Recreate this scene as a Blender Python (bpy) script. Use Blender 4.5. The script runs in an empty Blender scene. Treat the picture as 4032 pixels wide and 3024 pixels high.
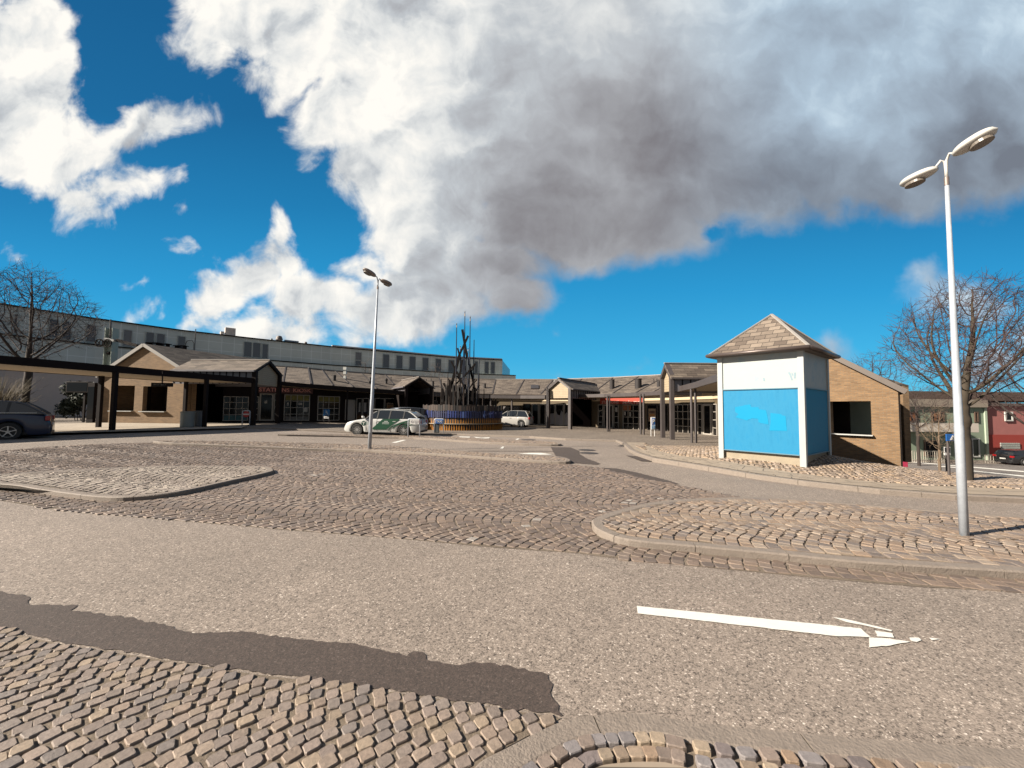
import bpy, bmesh, math, random
import numpy as np
from mathutils import Vector, Matrix
from mathutils.geometry import tessellate_polygon
random.seed(7); rng = np.random.default_rng(11)
S = bpy.context.scene
COL = S.collection
# ------------------------------------------------------------------ camera
FPX, W0, H0 = 1540.0, 4032.0, 3024.0
EYE = 1.65
PITCH, ROLL = math.radians(3.0), 0.0102
PPY = 1531.3
cam = bpy.data.cameras.new('camera'); co = bpy.data.objects.new('camera', cam); COL.objects.link(co)
co.location = (0, 0, EYE)
RM = (Matrix.Rotation(math.pi/2 + PITCH, 3, 'X') @ Matrix.Rotation(ROLL, 3, 'Z'))
co.rotation_euler = RM.to_euler()
cam.sensor_width = 36; cam.lens = FPX/W0*36
cam.shift_y = (PPY - H0/2)/W0
cam.clip_end = 3000; cam.clip_start = 0.05
S.camera = co
# ------------------------------------------------------------------ light
EXPO = 1.65
SUN_EL, SUN_AZ = math.radians(31.5), math.atan2(-.30, -.954)      # direction towards the sun in the ground plane
S.view_settings.view_transform = 'Standard'; S.view_settings.look = 'None'
S.view_settings.exposure = EXPO; S.view_settings.gamma = 1
S.cycles.use_denoising = True
S.cycles.max_bounces = 6; S.cycles.transparent_max_bounces = 12
sunv = Vector((math.cos(SUN_AZ)*math.cos(SUN_EL), math.sin(SUN_AZ)*math.cos(SUN_EL), math.sin(SUN_EL)))
sl = bpy.data.lights.new('sun', 'SUN'); sl.energy = 4.6; sl.angle = math.radians(.5); sl.color = (1, .905, .77)
so = bpy.data.objects.new('sun', sl); COL.objects.link(so)
so.rotation_euler = sunv.to_track_quat('Z', 'Y').to_euler()

def ray(px, py):
    d = RM @ Vector(((px - W0/2)/FPX, (PPY - py)/FPX, -1.0))
    return d
def uv_of(px, py):
    d = ray(px, py); return d.x/d.y, d.z/d.y

# ------------------------------------------------------------------ node helper
class NT:
    def __init__(s, tree): s.t = tree; s.n = tree.nodes; s.l = tree.links
    def new(s, typ, **kw):
        n = s.n.new(typ)
        for k, v in kw.items(): setattr(n, k, v)
        return n
    def put(s, sock, v):
        if isinstance(v, bpy.types.NodeSocket): s.l.new(v, sock)
        elif v is not None: sock.default_value = v
    def math(s, op, a, b=None, c=None, clamp=False):
        n = s.new('ShaderNodeMath', operation=op); n.use_clamp = clamp
        s.put(n.inputs[0], a); s.put(n.inputs[1], b)
        if c is not None: s.put(n.inputs[2], c)
        return n.outputs[0]
    def noise(s, vec, scale, detail=4, rough=.5, dist=0, dim='3D'):
        n = s.new('ShaderNodeTexNoise', noise_dimensions=dim)
        s.put(n.inputs['Vector'], vec); n.inputs['Scale'].default_value = scale
        n.inputs['Detail'].default_value = detail; n.inputs['Roughness'].default_value = rough
        n.inputs['Distortion'].default_value = dist
        return n.outputs['Fac']
    def ss(s, x, a, b, lo=0, hi=1):
        n = s.new('ShaderNodeMapRange', interpolation_type='SMOOTHSTEP')
        s.put(n.inputs['Value'], x); n.inputs['From Min'].default_value = a; n.inputs['From Max'].default_value = b
        n.inputs['To Min'].default_value = lo; n.inputs['To Max'].default_value = hi
        return n.outputs[0]
    def ramp(s, x, stops, interp='LINEAR'):
        n = s.new('ShaderNodeValToRGB'); r = n.color_ramp; r.interpolation = interp
        while len(r.elements) > 1: r.elements.remove(r.elements[-1])
        r.elements[0].position = stops[0][0]; r.elements[0].color = (*stops[0][1], 1)
        for p, c in stops[1:]:
            e = r.elements.new(p); e.color = (*c, 1)
        s.put(n.inputs[0], x); return n.outputs[0]
    def mix(s, f, a, b, typ='MIX'):
        n = s.new('ShaderNodeMix', data_type='RGBA', blend_type=typ)
        s.put(n.inputs[0], f)
        for i, v in ((6, a), (7, b)):
            s.put(n.inputs[i], (*v, 1) if isinstance(v, tuple) and len(v) == 3 else v)
        return n.outputs[2]

# ------------------------------------------------------------------ sky
world = bpy.data.worlds.new('World'); S.world = world; world.use_nodes = True
w = NT(world.node_tree); w.n.clear()
out = w.new('ShaderNodeOutputWorld'); bg = w.new('ShaderNodeBackground'); w.l.new(bg.outputs[0], out.inputs[0])
sky = w.new('ShaderNodeTexSky', sky_type='NISHITA'); sky.sun_disc = False
sky.sun_elevation = SUN_EL; sky.sun_rotation = math.atan2(sunv.x, sunv.y)
sky.air_density = 1.0; sky.dust_density = 0.0; sky.ozone_density = 3.0; sky.altitude = 300
tc = w.new('ShaderNodeTexCoord'); sp = w.new('ShaderNodeSeparateXYZ'); w.l.new(tc.outputs['Generated'], sp.inputs[0])
yy = w.math('MAXIMUM', w.math('ABSOLUTE', sp.outputs[1]), .12)
U = w.math('DIVIDE', sp.outputs[0], yy); V = w.math('DIVIDE', sp.outputs[2], yy)
cb = w.new('ShaderNodeCombineXYZ'); w.l.new(U, cb.inputs[0]); w.l.new(V, cb.inputs[1]); UV = cb.outputs[0]
K = W0/2212
def ell(e, vec, base=None):
    """one cloud puff: centre, radii and tilt given as a direction in the sky"""
    cx, cy, rx, ry, rot = e[:5]; wt = e[5] if len(e) > 5 else 1
    u, v = uv_of(cx*K, cy*K)
    m = w.new('ShaderNodeMapping', vector_type='TEXTURE'); w.l.new(vec, m.inputs[0])
    m.inputs['Location'].default_value = (u, v, 0); m.inputs['Rotation'].default_value = (0, 0, -math.radians(rot))
    m.inputs['Scale'].default_value = (rx*K/FPX, ry*K/FPX, 1)
    l = w.new('ShaderNodeVectorMath', operation='LENGTH'); w.l.new(m.outputs[0], l.inputs[0])
    size = min(rx, ry)/100.0
    # distance inside the puff, in hundreds of pixels, so edges are equally crisp everywhere
    d = w.math('MULTIPLY', w.math('SUBTRACT', wt, l.outputs[1]), size)
    if base is None: return d
    n = w.new('ShaderNodeMath', operation='SMOOTH_MAX'); w.l.new(base, n.inputs[0]); w.l.new(d, n.inputs[1]); n.inputs[2].default_value = .12
    return n.outputs[0]
# warp the lookup a little so that the puffs get ragged outlines
def warp(vec, scale, amt, det=5):
    n = w.new('ShaderNodeTexNoise', noise_dimensions='2D'); w.l.new(vec, n.inputs['Vector']); n.inputs['Scale'].default_value = scale
    n.inputs['Detail'].default_value = det; n.inputs['Roughness'].default_value = .55
    s_ = w.new('ShaderNodeVectorMath', operation='SUBTRACT'); w.l.new(n.outputs['Color'], s_.inputs[0]); s_.inputs[1].default_value = (.5, .5, .5)
    m = w.new('ShaderNodeVectorMath', operation='SCALE'); w.l.new(s_.outputs[0], m.inputs[0]); m.inputs['Scale'].default_value = amt
    a = w.new('ShaderNodeVectorMath', operation='ADD'); w.l.new(vec, a.inputs[0]); w.l.new(m.outputs[0], a.inputs[1])
    return a.outputs[0]
WV = warp(UV, 4.5, .16)
CLOUDS = [(30,190,150,190,0),(110,330,170,105,10),(300,272,140,48,-12),(245,415,125,50,-28),(40,50,140,80,-20),(-100,300,120,180,0),
 (420,105,22,40,0,.9),(415,545,50,24,0,.8),(403,432,14,20,0,.9),(285,608,22,12,-25),(310,665,42,16,-40),(345,655,12,7,-30),(50,553,34,16,10,.9),(385,350,30,16,-30,.9),(405,60,14,26,0,.9),(1200,560,10,6,0,.5),(2,480,20,14,0),
 (598,505,30,62,0),(600,570,52,70,0),(478,640,70,58,0),(540,610,60,50,0),(640,640,100,70,0),(745,655,75,60,-15),(570,705,160,55,0),(440,705,50,28,0),(850,690,190,75,0),(930,640,170,90,0),(800,590,60,45,0),
 (560,0,230,120,-25),(700,90,200,110,-35),(800,210,200,130,-40),(880,340,200,150,-50),(940,460,180,130,-50),(1000,570,220,100,0),
 (1400,80,800,300,0),(1350,300,480,230,0),(1250,470,280,145,0),(1400,470,180,110,15),(1110,640,95,70,0),
 (1850,300,520,195,3),(2150,250,350,215,3),(1600,0,1200,200,0),(1650,430,160,80,0),
 (2003,622,45,34,0,1.45),(2060,652,95,40,0,1.4),(2140,650,65,28,0,1.2),(1785,742,44,30,0,1.35),(1375,800,16,8,0),(1230,812,50,5,0,.9),(1310,812,60,7,0,.8),
 (2150,790,95,50,0),(2230,720,70,60,0),(1960,800,90,22,0,.8),(1200,700,40,20,0,.7)]
D = None
for e in CLOUDS: D = ell(e, WV, D)
hole = w.math('MAXIMUM', ell((1530,482,30,17,10,1.1), WV), 0)
D = w.math('SUBTRACT', D, w.math('MULTIPLY', hole, 2.2))
nA = w.noise(UV, 7, 9, .58, .3, '2D'); 
Dn = w.math('ADD', D, w.math('MULTIPLY', w.math('SUBTRACT', nA, .5), w.ss(U, -.75, .2, 1.0, .42)))
# soft veils on the right half, crisp cumulus edges on the left half
soft = w.ss(U, -.30, .25, .34, .55)
mr = w.new('ShaderNodeMapRange', interpolation_type='SMOOTHSTEP'); w.l.new(Dn, mr.inputs['Value']); mr.inputs['From Min'].default_value = -.05
w.l.new(soft, mr.inputs['From Max']); MASK = mr.outputs[0]
# thickness -> grey undersides
DARK = [(1290,470,330,150,0,1.0),(1180,560,200,90,0,.9),(1750,400,560,120,5,.8),(2120,330,250,170,0,.9),(1080,660,120,50,0,.8),(1420,300,320,200,0,.8)]
DK = None
for e in DARK: DK = ell(e, WV, DK)
SOFTG = w.ss(U, -.42, .12)                                       # the deck thickens to the right
nB = w.noise(warp(UV, 2.5, .35, 3), 3.2, 7, .5, .2, '2D')
sh = w.new('ShaderNodeVectorMath', operation='ADD'); w.l.new(UV, sh.inputs[0]); sh.inputs[1].default_value = (-.022, .022, 0)
nA2 = w.noise(sh.outputs[0], 7, 9, .58, .3, '2D')
nC = w.noise(WV, 4.2, 4, .45, .0, '2D')
sh2 = w.new('ShaderNodeVectorMath', operation='ADD'); w.l.new(WV, sh2.inputs[0]); sh2.inputs[1].default_value = (-.04, .04, 0)
nC2 = w.noise(sh2.outputs[0], 4.2, 4, .45, .0, '2D')
relief = w.math('MULTIPLY', w.math('SUBTRACT', nA2, nA), w.ss(U, -.5, .2, .55, .08))
relief = w.math('ADD', relief, w.math('MULTIPLY', w.math('SUBTRACT', nC2, nC), w.ss(U, -.5, .4, 1.1, .5)))      # puffs lit from the sun's side
shade = w.math('MULTIPLY', w.ss(DK, -1.1, 1.6), .56)
shade = w.math('ADD', shade, w.math('MULTIPLY', SOFTG, .30))
shade = w.math('ADD', shade, w.math('MULTIPLY', w.math('SUBTRACT', nB, .45), .55))
shade = w.math('ADD', shade, relief)
shade = w.math('ADD', shade, w.math('MULTIPLY_ADD', w.math('SUBTRACT', w.noise(WV, 9, 6, .6, .4, '2D'), .5), w.ss(U, -.5, .3, .5, .22), .10))
shade = w.math('ADD', shade, w.math('MULTIPLY', w.ss(V, .22, .05), .22))
CC = w.ramp(shade, [(0, (.97, .94, .88)), (.22, (.76, .77, .76)), (.42, (.51, .54, .57)), (.62, (.39, .40, .425)), (.82, (.29, .29, .31)), (1, (.215, .205, .22))])
CC = w.mix(w.ss(U, .25, .8), CC, w.mix(1.0, CC, (.82, .98, 1.12), 'MULTIPLY'))
sc = w.new('ShaderNodeVectorMath', operation='SCALE'); w.l.new(CC, sc.inputs[0]); sc.inputs['Scale'].default_value = 1.05/(2**EXPO)
# clear sky: the physical sky with its colour deepened
grad = w.ramp(w.math('MAXIMUM', w.math('MULTIPLY', V, .8), 0), [(0, (.10,.50,.78)), (.10, (.045,.42,.74)), (.25, (.020,.31,.63)), (.42, (.012,.20,.45)), (.62, (.008,.125,.31)), (1, (.006,.09,.24))])
gs_ = w.new('ShaderNodeVectorMath', operation='SCALE'); w.l.new(grad, gs_.inputs[0]); gs_.inputs['Scale'].default_value = 1/(2**EXPO)
ns_ = w.new('ShaderNodeVectorMath', operation='SCALE'); w.l.new(sky.outputs[0], ns_.inputs[0]); ns_.inputs['Scale'].default_value = .05
tint = w.mix(1.0, ns_.outputs[0], (.25,.85,1.0), 'MULTIPLY')
skc = w.mix(.15, gs_.outputs[0], tint)
front = w.ss(sp.outputs[1], -.25, .05)                           # cloud mask fades out on the unseen side behind us
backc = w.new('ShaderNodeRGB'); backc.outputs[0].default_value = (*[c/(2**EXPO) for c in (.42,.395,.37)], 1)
skb = w.mix(w.math('MULTIPLY_ADD', front, -.75, .75), skc, backc.outputs[0])      # flat grey added to the unseen sky behind, to neutralise and lift ambient light
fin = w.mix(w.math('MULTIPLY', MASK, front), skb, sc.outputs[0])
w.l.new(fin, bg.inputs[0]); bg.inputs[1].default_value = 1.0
world.cycles.sampling_method = 'MANUAL'; world.cycles.sample_map_resolution = 512

# ------------------------------------------------------------------ terrain and photo-to-place helpers
def zg(x, y=0):
    if x < -7: return .35*min(1, (-7 - x)/9)
    if x > 8:                                  # beyond the tower the land falls to the street
        s = (x-10.8)*.6 + (y-10.9)*.8
        if s > 0:
            f = min(1, max(0, (x/max(y, .1) - .60)/.22)); f = f*f*(3-2*f)
            return -.10*min(s, 31.2)*f
    return 0.0
def zp(x, y):
    "raised pavement, with the hump of cobbles round the blue tower"
    return zg(x, y) + .10 + .42*math.exp(-((x-8.6)**2 + (y-13.0)**2)/(2*1.55**2))
def at(px, py, Y):
    d = ray(px, py); t = Y/d.y
    return Vector((d.x*t, Y, EYE + d.z*t))
def G(px, py, dz=0.0, zf=zg):
    d = ray(px, py); f = lambda t: EYE + d.z*t - zf(d.x*t, d.y*t) - dz
    t0, t1 = .3, .3
    while f(t1) > 0 and t1 < 400: t0 = t1; t1 *= 1.03
    for _ in range(40):
        m = (t0+t1)/2
        if f(m) > 0: t0 = m
        else: t1 = m
    return Vector((d.x*t1, d.y*t1, EYE + d.z*t1))
def hit(px, py, p0, n):
    d = ray(px, py); o = Vector((0, 0, EYE)); t = (Vector(p0) - o).dot(n)/d.dot(n)
    return o + d*t
def hor(px): return 1612 + (px - 2016)*.0102
def proj(x, y, z):
    d = RM.transposed() @ Vector((x, y, z - EYE))
    if d.z > -.01: return None
    return W0/2 + FPX*d.x/-d.z, PPY - FPX*d.y/-d.z

# ------------------------------------------------------------------ materials
MATS = {}
def M(name, col=(.5,.5,.5), rough=.6, metal=0, var=.12, vs=3.0, bump=0, bs=40, spec=.5, coat=0):
    if name in MATS: return MATS[name]
    m = bpy.data.materials.new(name); m.use_nodes = True; t = NT(m.node_tree)
    b = t.n['Principled BSDF']; b.inputs['Roughness'].default_value = rough; b.inputs['Metallic'].default_value = metal
    b.inputs['Specular IOR Level'].default_value = spec; b.inputs['Coat Weight'].default_value = coat
    if var:
        c = t.new('ShaderNodeTexCoord').outputs['Object']
        n = t.noise(c, vs, 6, .6)
        f = t.math('MULTIPLY_ADD', n, 2*var, 1-var)
        mx = t.new('ShaderNodeVectorMath', operation='SCALE'); mx.inputs[0].default_value = col; t.l.new(f, mx.inputs['Scale'])
        t.l.new(mx.outputs[0], b.inputs['Base Color'])
        t.l.new(t.math('MULTIPLY_ADD', n, .25, rough-.12, clamp=True), b.inputs['Roughness'])
        if bump:
            bn = t.noise(c, bs, 3, .6); bb = t.new('ShaderNodeBump'); bb.inputs['Strength'].default_value = bump; bb.inputs['Distance'].default_value = .01
            t.l.new(bn, bb.inputs['Height']); t.l.new(bb.outputs[0], b.inputs['Normal'])
    else: b.inputs['Base Color'].default_value = (*col, 1)
    MATS[name] = m; return m
def MB_tex(name, fn):
    m = bpy.data.materials.new(name); m.use_nodes = True; t = NT(m.node_tree); fn(t, t.n['Principled BSDF']); MATS[name] = m; return m
def bump(t, b, h, strength, dist=.01):
    bb = t.new('ShaderNodeBump'); bb.inputs['Strength'].default_value = strength; bb.inputs['Distance'].default_value = dist
    t.l.new(h, bb.inputs['Height']); t.l.new(bb.outputs[0], b.inputs['Normal'])
def brick(t, vec, w_, h_, mortar, off=.5, c1=(1,1,1), c2=(0,0,0), cm=(0,0,0), bias=0):
    n = t.new('ShaderNodeTexBrick'); n.offset = off; t.l.new(vec, n.inputs['Vector'])
    n.inputs['Color1'].default_value = (*c1,1); n.inputs['Color2'].default_value = (*c2,1); n.inputs['Mortar'].default_value = (*cm,1)
    n.inputs['Scale'].default_value = 1; n.inputs['Mortar Size'].default_value = mortar; n.inputs['Mortar Smooth'].default_value = .1
    n.inputs['Brick Width'].default_value = w_; n.inputs['Row Height'].default_value = h_; n.inputs['Bias'].default_value = bias
    return n
def f_asphalt(base, dark, light, sc_=95, vary=.12):
    def f(t, b):
        c = t.new('ShaderNodeTexCoord').outputs['Object']
        v = t.new('ShaderNodeTexVoronoi'); t.l.new(c, v.inputs['Vector']); v.inputs['Scale'].default_value = sc_
        s1 = t.new('ShaderNodeSeparateColor'); t.l.new(v.outputs['Color'], s1.inputs[0])
        v2 = t.new('ShaderNodeTexVoronoi'); t.l.new(c, v2.inputs['Vector']); v2.inputs['Scale'].default_value = sc_*.45
        s2 = t.new('ShaderNodeSeparateColor'); t.l.new(v2.outputs['Color'], s2.inputs[0])
        sp_ = t.math('ADD', t.math('MULTIPLY', s1.outputs[0], .65), t.math('MULTIPLY', s2.outputs[1], .35))
        col = t.ramp(sp_, [(0, dark), (.35, tuple(.75*x for x in base)), (.6, base), (.85, tuple(1.25*x for x in base)), (1, light)])
        n = t.noise(c, .35, 6, .6); n2 = t.noise(c, 2.2, 5, .6)
        k = t.math('ADD', t.math('MULTIPLY', t.math('SUBTRACT', n, .5), vary*4), t.math('MULTIPLY', t.math('SUBTRACT', n2, .5), vary*2))
        k = t.math('ADD', k, 1.0)
        s_ = t.new('ShaderNodeVectorMath', operation='SCALE'); t.l.new(col, s_.inputs[0]); t.l.new(k, s_.inputs['Scale'])
        t.l.new(s_.outputs[0], b.inputs['Base Color']); b.inputs['Roughness'].default_value = .85
        bump(t, b, t.math('ADD', s1.outputs[0], s2.outputs[1]), .55, .006)
    return f
ASPH = MB_tex('asphalt', f_asphalt((.312,.254,.211), (.04,.028,.022), (.92,.82,.72), 120, .15))
PATCH = MB_tex('patch_asphalt', f_asphalt((.078,.055,.045), (.035,.025,.02), (.20,.16,.14), 140, .10))
STREET = MB_tex('street_asphalt', f_asphalt((.20,.175,.16), (.10,.08,.07), (.32,.29,.26), 60))
def f_bed(t, b):
    c = t.new('ShaderNodeTexCoord').outputs['Object']
    n = t.noise(c, 60, 4, .7); n2 = t.noise(c, 1.2, 4, .6)
    col = t.ramp(t.math('ADD', t.math('MULTIPLY', n, .6), t.math('MULTIPLY', n2, .4)), [(.3, (.07,.052,.038)), (.5, (.18,.138,.10)), (.72, (.30,.24,.18))])
    t.l.new(col, b.inputs['Base Color']); b.inputs['Roughness'].default_value = .95; bump(t, b, n, .8, .01)
BED = MB_tex('joint_sand', f_bed)
def f_stone(t, b):
    a = t.new('ShaderNodeAttribute', attribute_name='tone').outputs['Color']
    c = t.new('ShaderNodeTexCoord').outputs['Object']
    n = t.noise(c, 45, 5, .7); n2 = t.noise(c, 240, 2, .6)
    k = t.math('ADD', t.math('MULTIPLY', n, 1.1), t.math('MULTIPLY', n2, .5)); k = t.math('ADD', k, .22)
    s_ = t.new('ShaderNodeVectorMath', operation='SCALE'); t.l.new(a, s_.inputs[0]); t.l.new(k, s_.inputs['Scale'])
    t.l.new(s_.outputs[0], b.inputs['Base Color']); b.inputs['Roughness'].default_value = .62
    bump(t, b, t.math('ADD', n, t.math('MULTIPLY', n2, .4)), .5, .012)
STONE = MB_tex('granite_setts', f_stone)
def f_setts(t, b):       # far pavement of small setts
    c = t.new('ShaderNodeTexCoord').outputs['Object']
    wn = t.new('ShaderNodeTexNoise'); t.l.new(c, wn.inputs['Vector']); wn.inputs['Scale'].default_value = 2.2; wn.inputs['Detail'].default_value = 4
    ws = t.new('ShaderNodeVectorMath', operation='SCALE'); t.l.new(wn.outputs['Color'], ws.inputs[0]); ws.inputs['Scale'].default_value = .16
    wa = t.new('ShaderNodeVectorMath', operation='ADD'); t.l.new(c, wa.inputs[0]); t.l.new(ws.outputs[0], wa.inputs[1])
    br = brick(t, wa.outputs[0], .125, .105, .011, c1=(.30,.245,.195), c2=(.16,.125,.098), cm=(.10,.077,.058)); col = br.outputs[0]
    n = t.noise(c, .5, 5, .6)
    s_ = t.new('ShaderNodeVectorMath', operation='SCALE'); t.l.new(col, s_.inputs[0]); t.l.new(t.math('MULTIPLY_ADD', n, .7, .65), s_.inputs['Scale'])
    t.l.new(s_.outputs[0], b.inputs['Base Color']); b.inputs['Roughness'].default_value = .85
    bump(t, b, t.math('SUBTRACT', 1, br.outputs[1]), .6, .015)
SETTS = MB_tex('small_setts', f_setts)
def f_slab(w_, h_, base):
    def f(t, b):
        c = t.new('ShaderNodeTexCoord').outputs['UV']
        br = brick(t, c, w_, h_, .012, c1=tuple(x*1.08 for x in base), c2=tuple(x*.9 for x in base), cm=tuple(x*.3 for x in base))
        n = t.noise(t.new('ShaderNodeTexCoord').outputs['Object'], 1.6, 6, .6)
        s_ = t.new('ShaderNodeVectorMath', operation='SCALE'); t.l.new(br.outputs[0], s_.inputs[0]); t.l.new(t.math('MULTIPLY_ADD', n, .5, .75), s_.inputs['Scale'])
        t.l.new(s_.outputs[0], b.inputs['Base Color']); b.inputs['Roughness'].default_value = .85
        bump(t, b, t.math('SUBTRACT', 1, br.outputs[1]), .4, .01)
    return f
SLAB = MB_tex('concrete_slabs', f_slab(.8, .4, (.34,.275,.21)))
KERB = M('kerb_granite', (.25,.205,.17), .75, var=.3, vs=14, bump=.8, bs=60)
PAINT = M('road_paint', (.80,.78,.72), .7, var=.10, vs=9, bump=.3, bs=120)
def f_brickwall(t, b):
    c = t.new('ShaderNodeTexCoord').outputs['UV']
    br = brick(t, c, .24, .067, .012, c1=(.275,.160,.075), c2=(.165,.092,.042), cm=(.19,.138,.088), bias=-.1)
    o = t.new('ShaderNodeTexCoord').outputs['Object']; n = t.noise(o, 1.3, 6, .65)
    s_ = t.new('ShaderNodeVectorMath', operation='SCALE'); t.l.new(br.outputs[0], s_.inputs[0]); t.l.new(t.math('MULTIPLY_ADD', n, .7, .65), s_.inputs['Scale'])
    t.l.new(s_.outputs[0], b.inputs['Base Color']); b.inputs['Roughness'].default_value = .9
    bump(t, b, t.math('SUBTRACT', 1, br.outputs[1]), .5, .01)
BRICK = MB_tex('yellow_brick', f_brickwall)
def f_shingle(w_, h_, k=1.0):
    def f(t, b):
        c = t.new('ShaderNodeTexCoord').outputs['UV']
        wv = t.noise(c, 2.0, 3, .5); ad = t.new('ShaderNodeVectorMath', operation='ADD'); t.l.new(c, ad.inputs[0])
        cm = t.new('ShaderNodeCombineXYZ'); t.l.new(t.math('MULTIPLY', wv, .06), cm.inputs[1]); t.l.new(cm.outputs[0], ad.inputs[1])
        br = brick(t, ad.outputs[0], w_, h_, .005, c1=(.33*k,.262*k,.205*k), c2=(.13*k,.096*k,.074*k), cm=(.05*k,.036*k,.028*k))
        sv = t.new('ShaderNodeSeparateXYZ'); t.l.new(ad.outputs[0], sv.inputs[0])
        course = t.ss(t.math('FRACT', t.math('DIVIDE', sv.outputs[1], h_)), 0, .16, .28, 1)
        o = t.new('ShaderNodeTexCoord').outputs['Object']; n = t.noise(o, 1.1, 7, .7); n3 = t.noise(o, 9, 4, .7)
        kk = t.math('MULTIPLY', t.math('ADD', t.math('MULTIPLY_ADD', n, 1.1, .25), t.math('MULTIPLY', n3, .55)), course)
        s_ = t.new('ShaderNodeVectorMath', operation='SCALE'); t.l.new(br.outputs[0], s_.inputs[0]); t.l.new(kk, s_.inputs['Scale'])
        t.l.new(s_.outputs[0], b.inputs['Base Color']); b.inputs['Roughness'].default_value = .85
        bump(t, b, t.math('SUBTRACT', 1, br.outputs[1]), 1.0, .03)
    return f
SHINGLE = MB_tex('roof_shingle', f_shingle(.55, .22, .54))
SHINGLE2 = MB_tex('tower_shingle', f_shingle(.30, .205, .74))
def f_panels(base, line, w_, h_, ms=.02):
    def f(t, b):
        c = t.new('ShaderNodeTexCoord').outputs['UV']
        br = brick(t, c, w_, h_, ms, off=0, c1=base, c2=tuple(x*.92 for x in base), cm=line)
        n = t.noise(t.new('ShaderNodeTexCoord').outputs['Object'], .4, 5, .6)
        s_ = t.new('ShaderNodeVectorMath', operation='SCALE'); t.l.new(br.outputs[0], s_.inputs[0]); t.l.new(t.math('MULTIPLY_ADD', n, .3, .85), s_.inputs['Scale'])
        t.l.new(s_.outputs[0], b.inputs['Base Color']); b.inputs['Roughness'].default_value = .5; b.inputs['Specular IOR Level'].default_value = .3
    return f
GPANEL = MB_tex('glass_panels', f_panels((.68,.72,.675), (.88,.92,.90), 1.45, 1.18, .03))
GPANEL2 = MB_tex('lower_panels', f_panels((.34,.37,.35), (.20,.22,.21), 2.2, 1.6, .03))
def f_boards(base, h_, vertical=False):
    def f(t, b):
        c = t.new('ShaderNodeTexCoord').outputs['UV']
        s = t.new('ShaderNodeSeparateXYZ'); t.l.new(c, s.inputs[0])
        fr = t.math('FRACT', t.math('DIVIDE', s.outputs[0 if vertical else 1], h_))
        m = t.ss(fr, .0, .12)
        n = t.noise(t.new('ShaderNodeTexCoord').outputs['Object'], 3, 5, .6)
        col = t.mix(m, tuple(x*.3 for x in base), base)
        s_ = t.new('ShaderNodeVectorMath', operation='SCALE'); t.l.new(col, s_.inputs[0]); t.l.new(t.math('MULTIPLY_ADD', n, .4, .8), s_.inputs['Scale'])
        t.l.new(s_.outputs[0], b.inputs['Base Color']); b.inputs['Roughness'].default_value = .7; bump(t, b, m, .6, .01)
    return f
BOARD = MB_tex('beige_boards', f_boards((.42,.33,.22), .14))
BOARDD = MB_tex('dark_boards', f_boards((.035,.024,.02), .13, True))
BOARDO = MB_tex('olive_boards', f_boards((.12,.085,.045), .13, True))
DARKM = M('dark_brown_metal', (.012,.007,.0065), .75, var=.2, spec=.15)
DARKW = M('dark_stained_wood', (.014,.008,.007), .8, var=.3, vs=5, spec=.2)
GREYF = M('grey_fascia', (.075,.062,.06), .5, var=.2)
GLASS = M('dark_glass', (.010,.009,.009), .10, var=0, spec=.22)
FRAME = M('pale_window_frame', (.42,.38,.33), .5, var=.1)
WHITE = M('white_paint', (.58,.58,.55), .5, var=.05)
STEEL = M('galvanised_steel', (.52,.56,.62), .45, .25, var=.22, vs=9, bump=.15, bs=30)
LGREY = M('light_grey_metal', (.5,.5,.48), .45, .2)
MGREY = M('mid_grey_plastic', (.16,.17,.17), .6)
BLACK = M('black_rubber', (.012,.012,.012), .75, var=.1)
CONC = M('concrete', (.36,.30,.22), .9, var=.35, vs=2.5, bump=.4)

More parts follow.
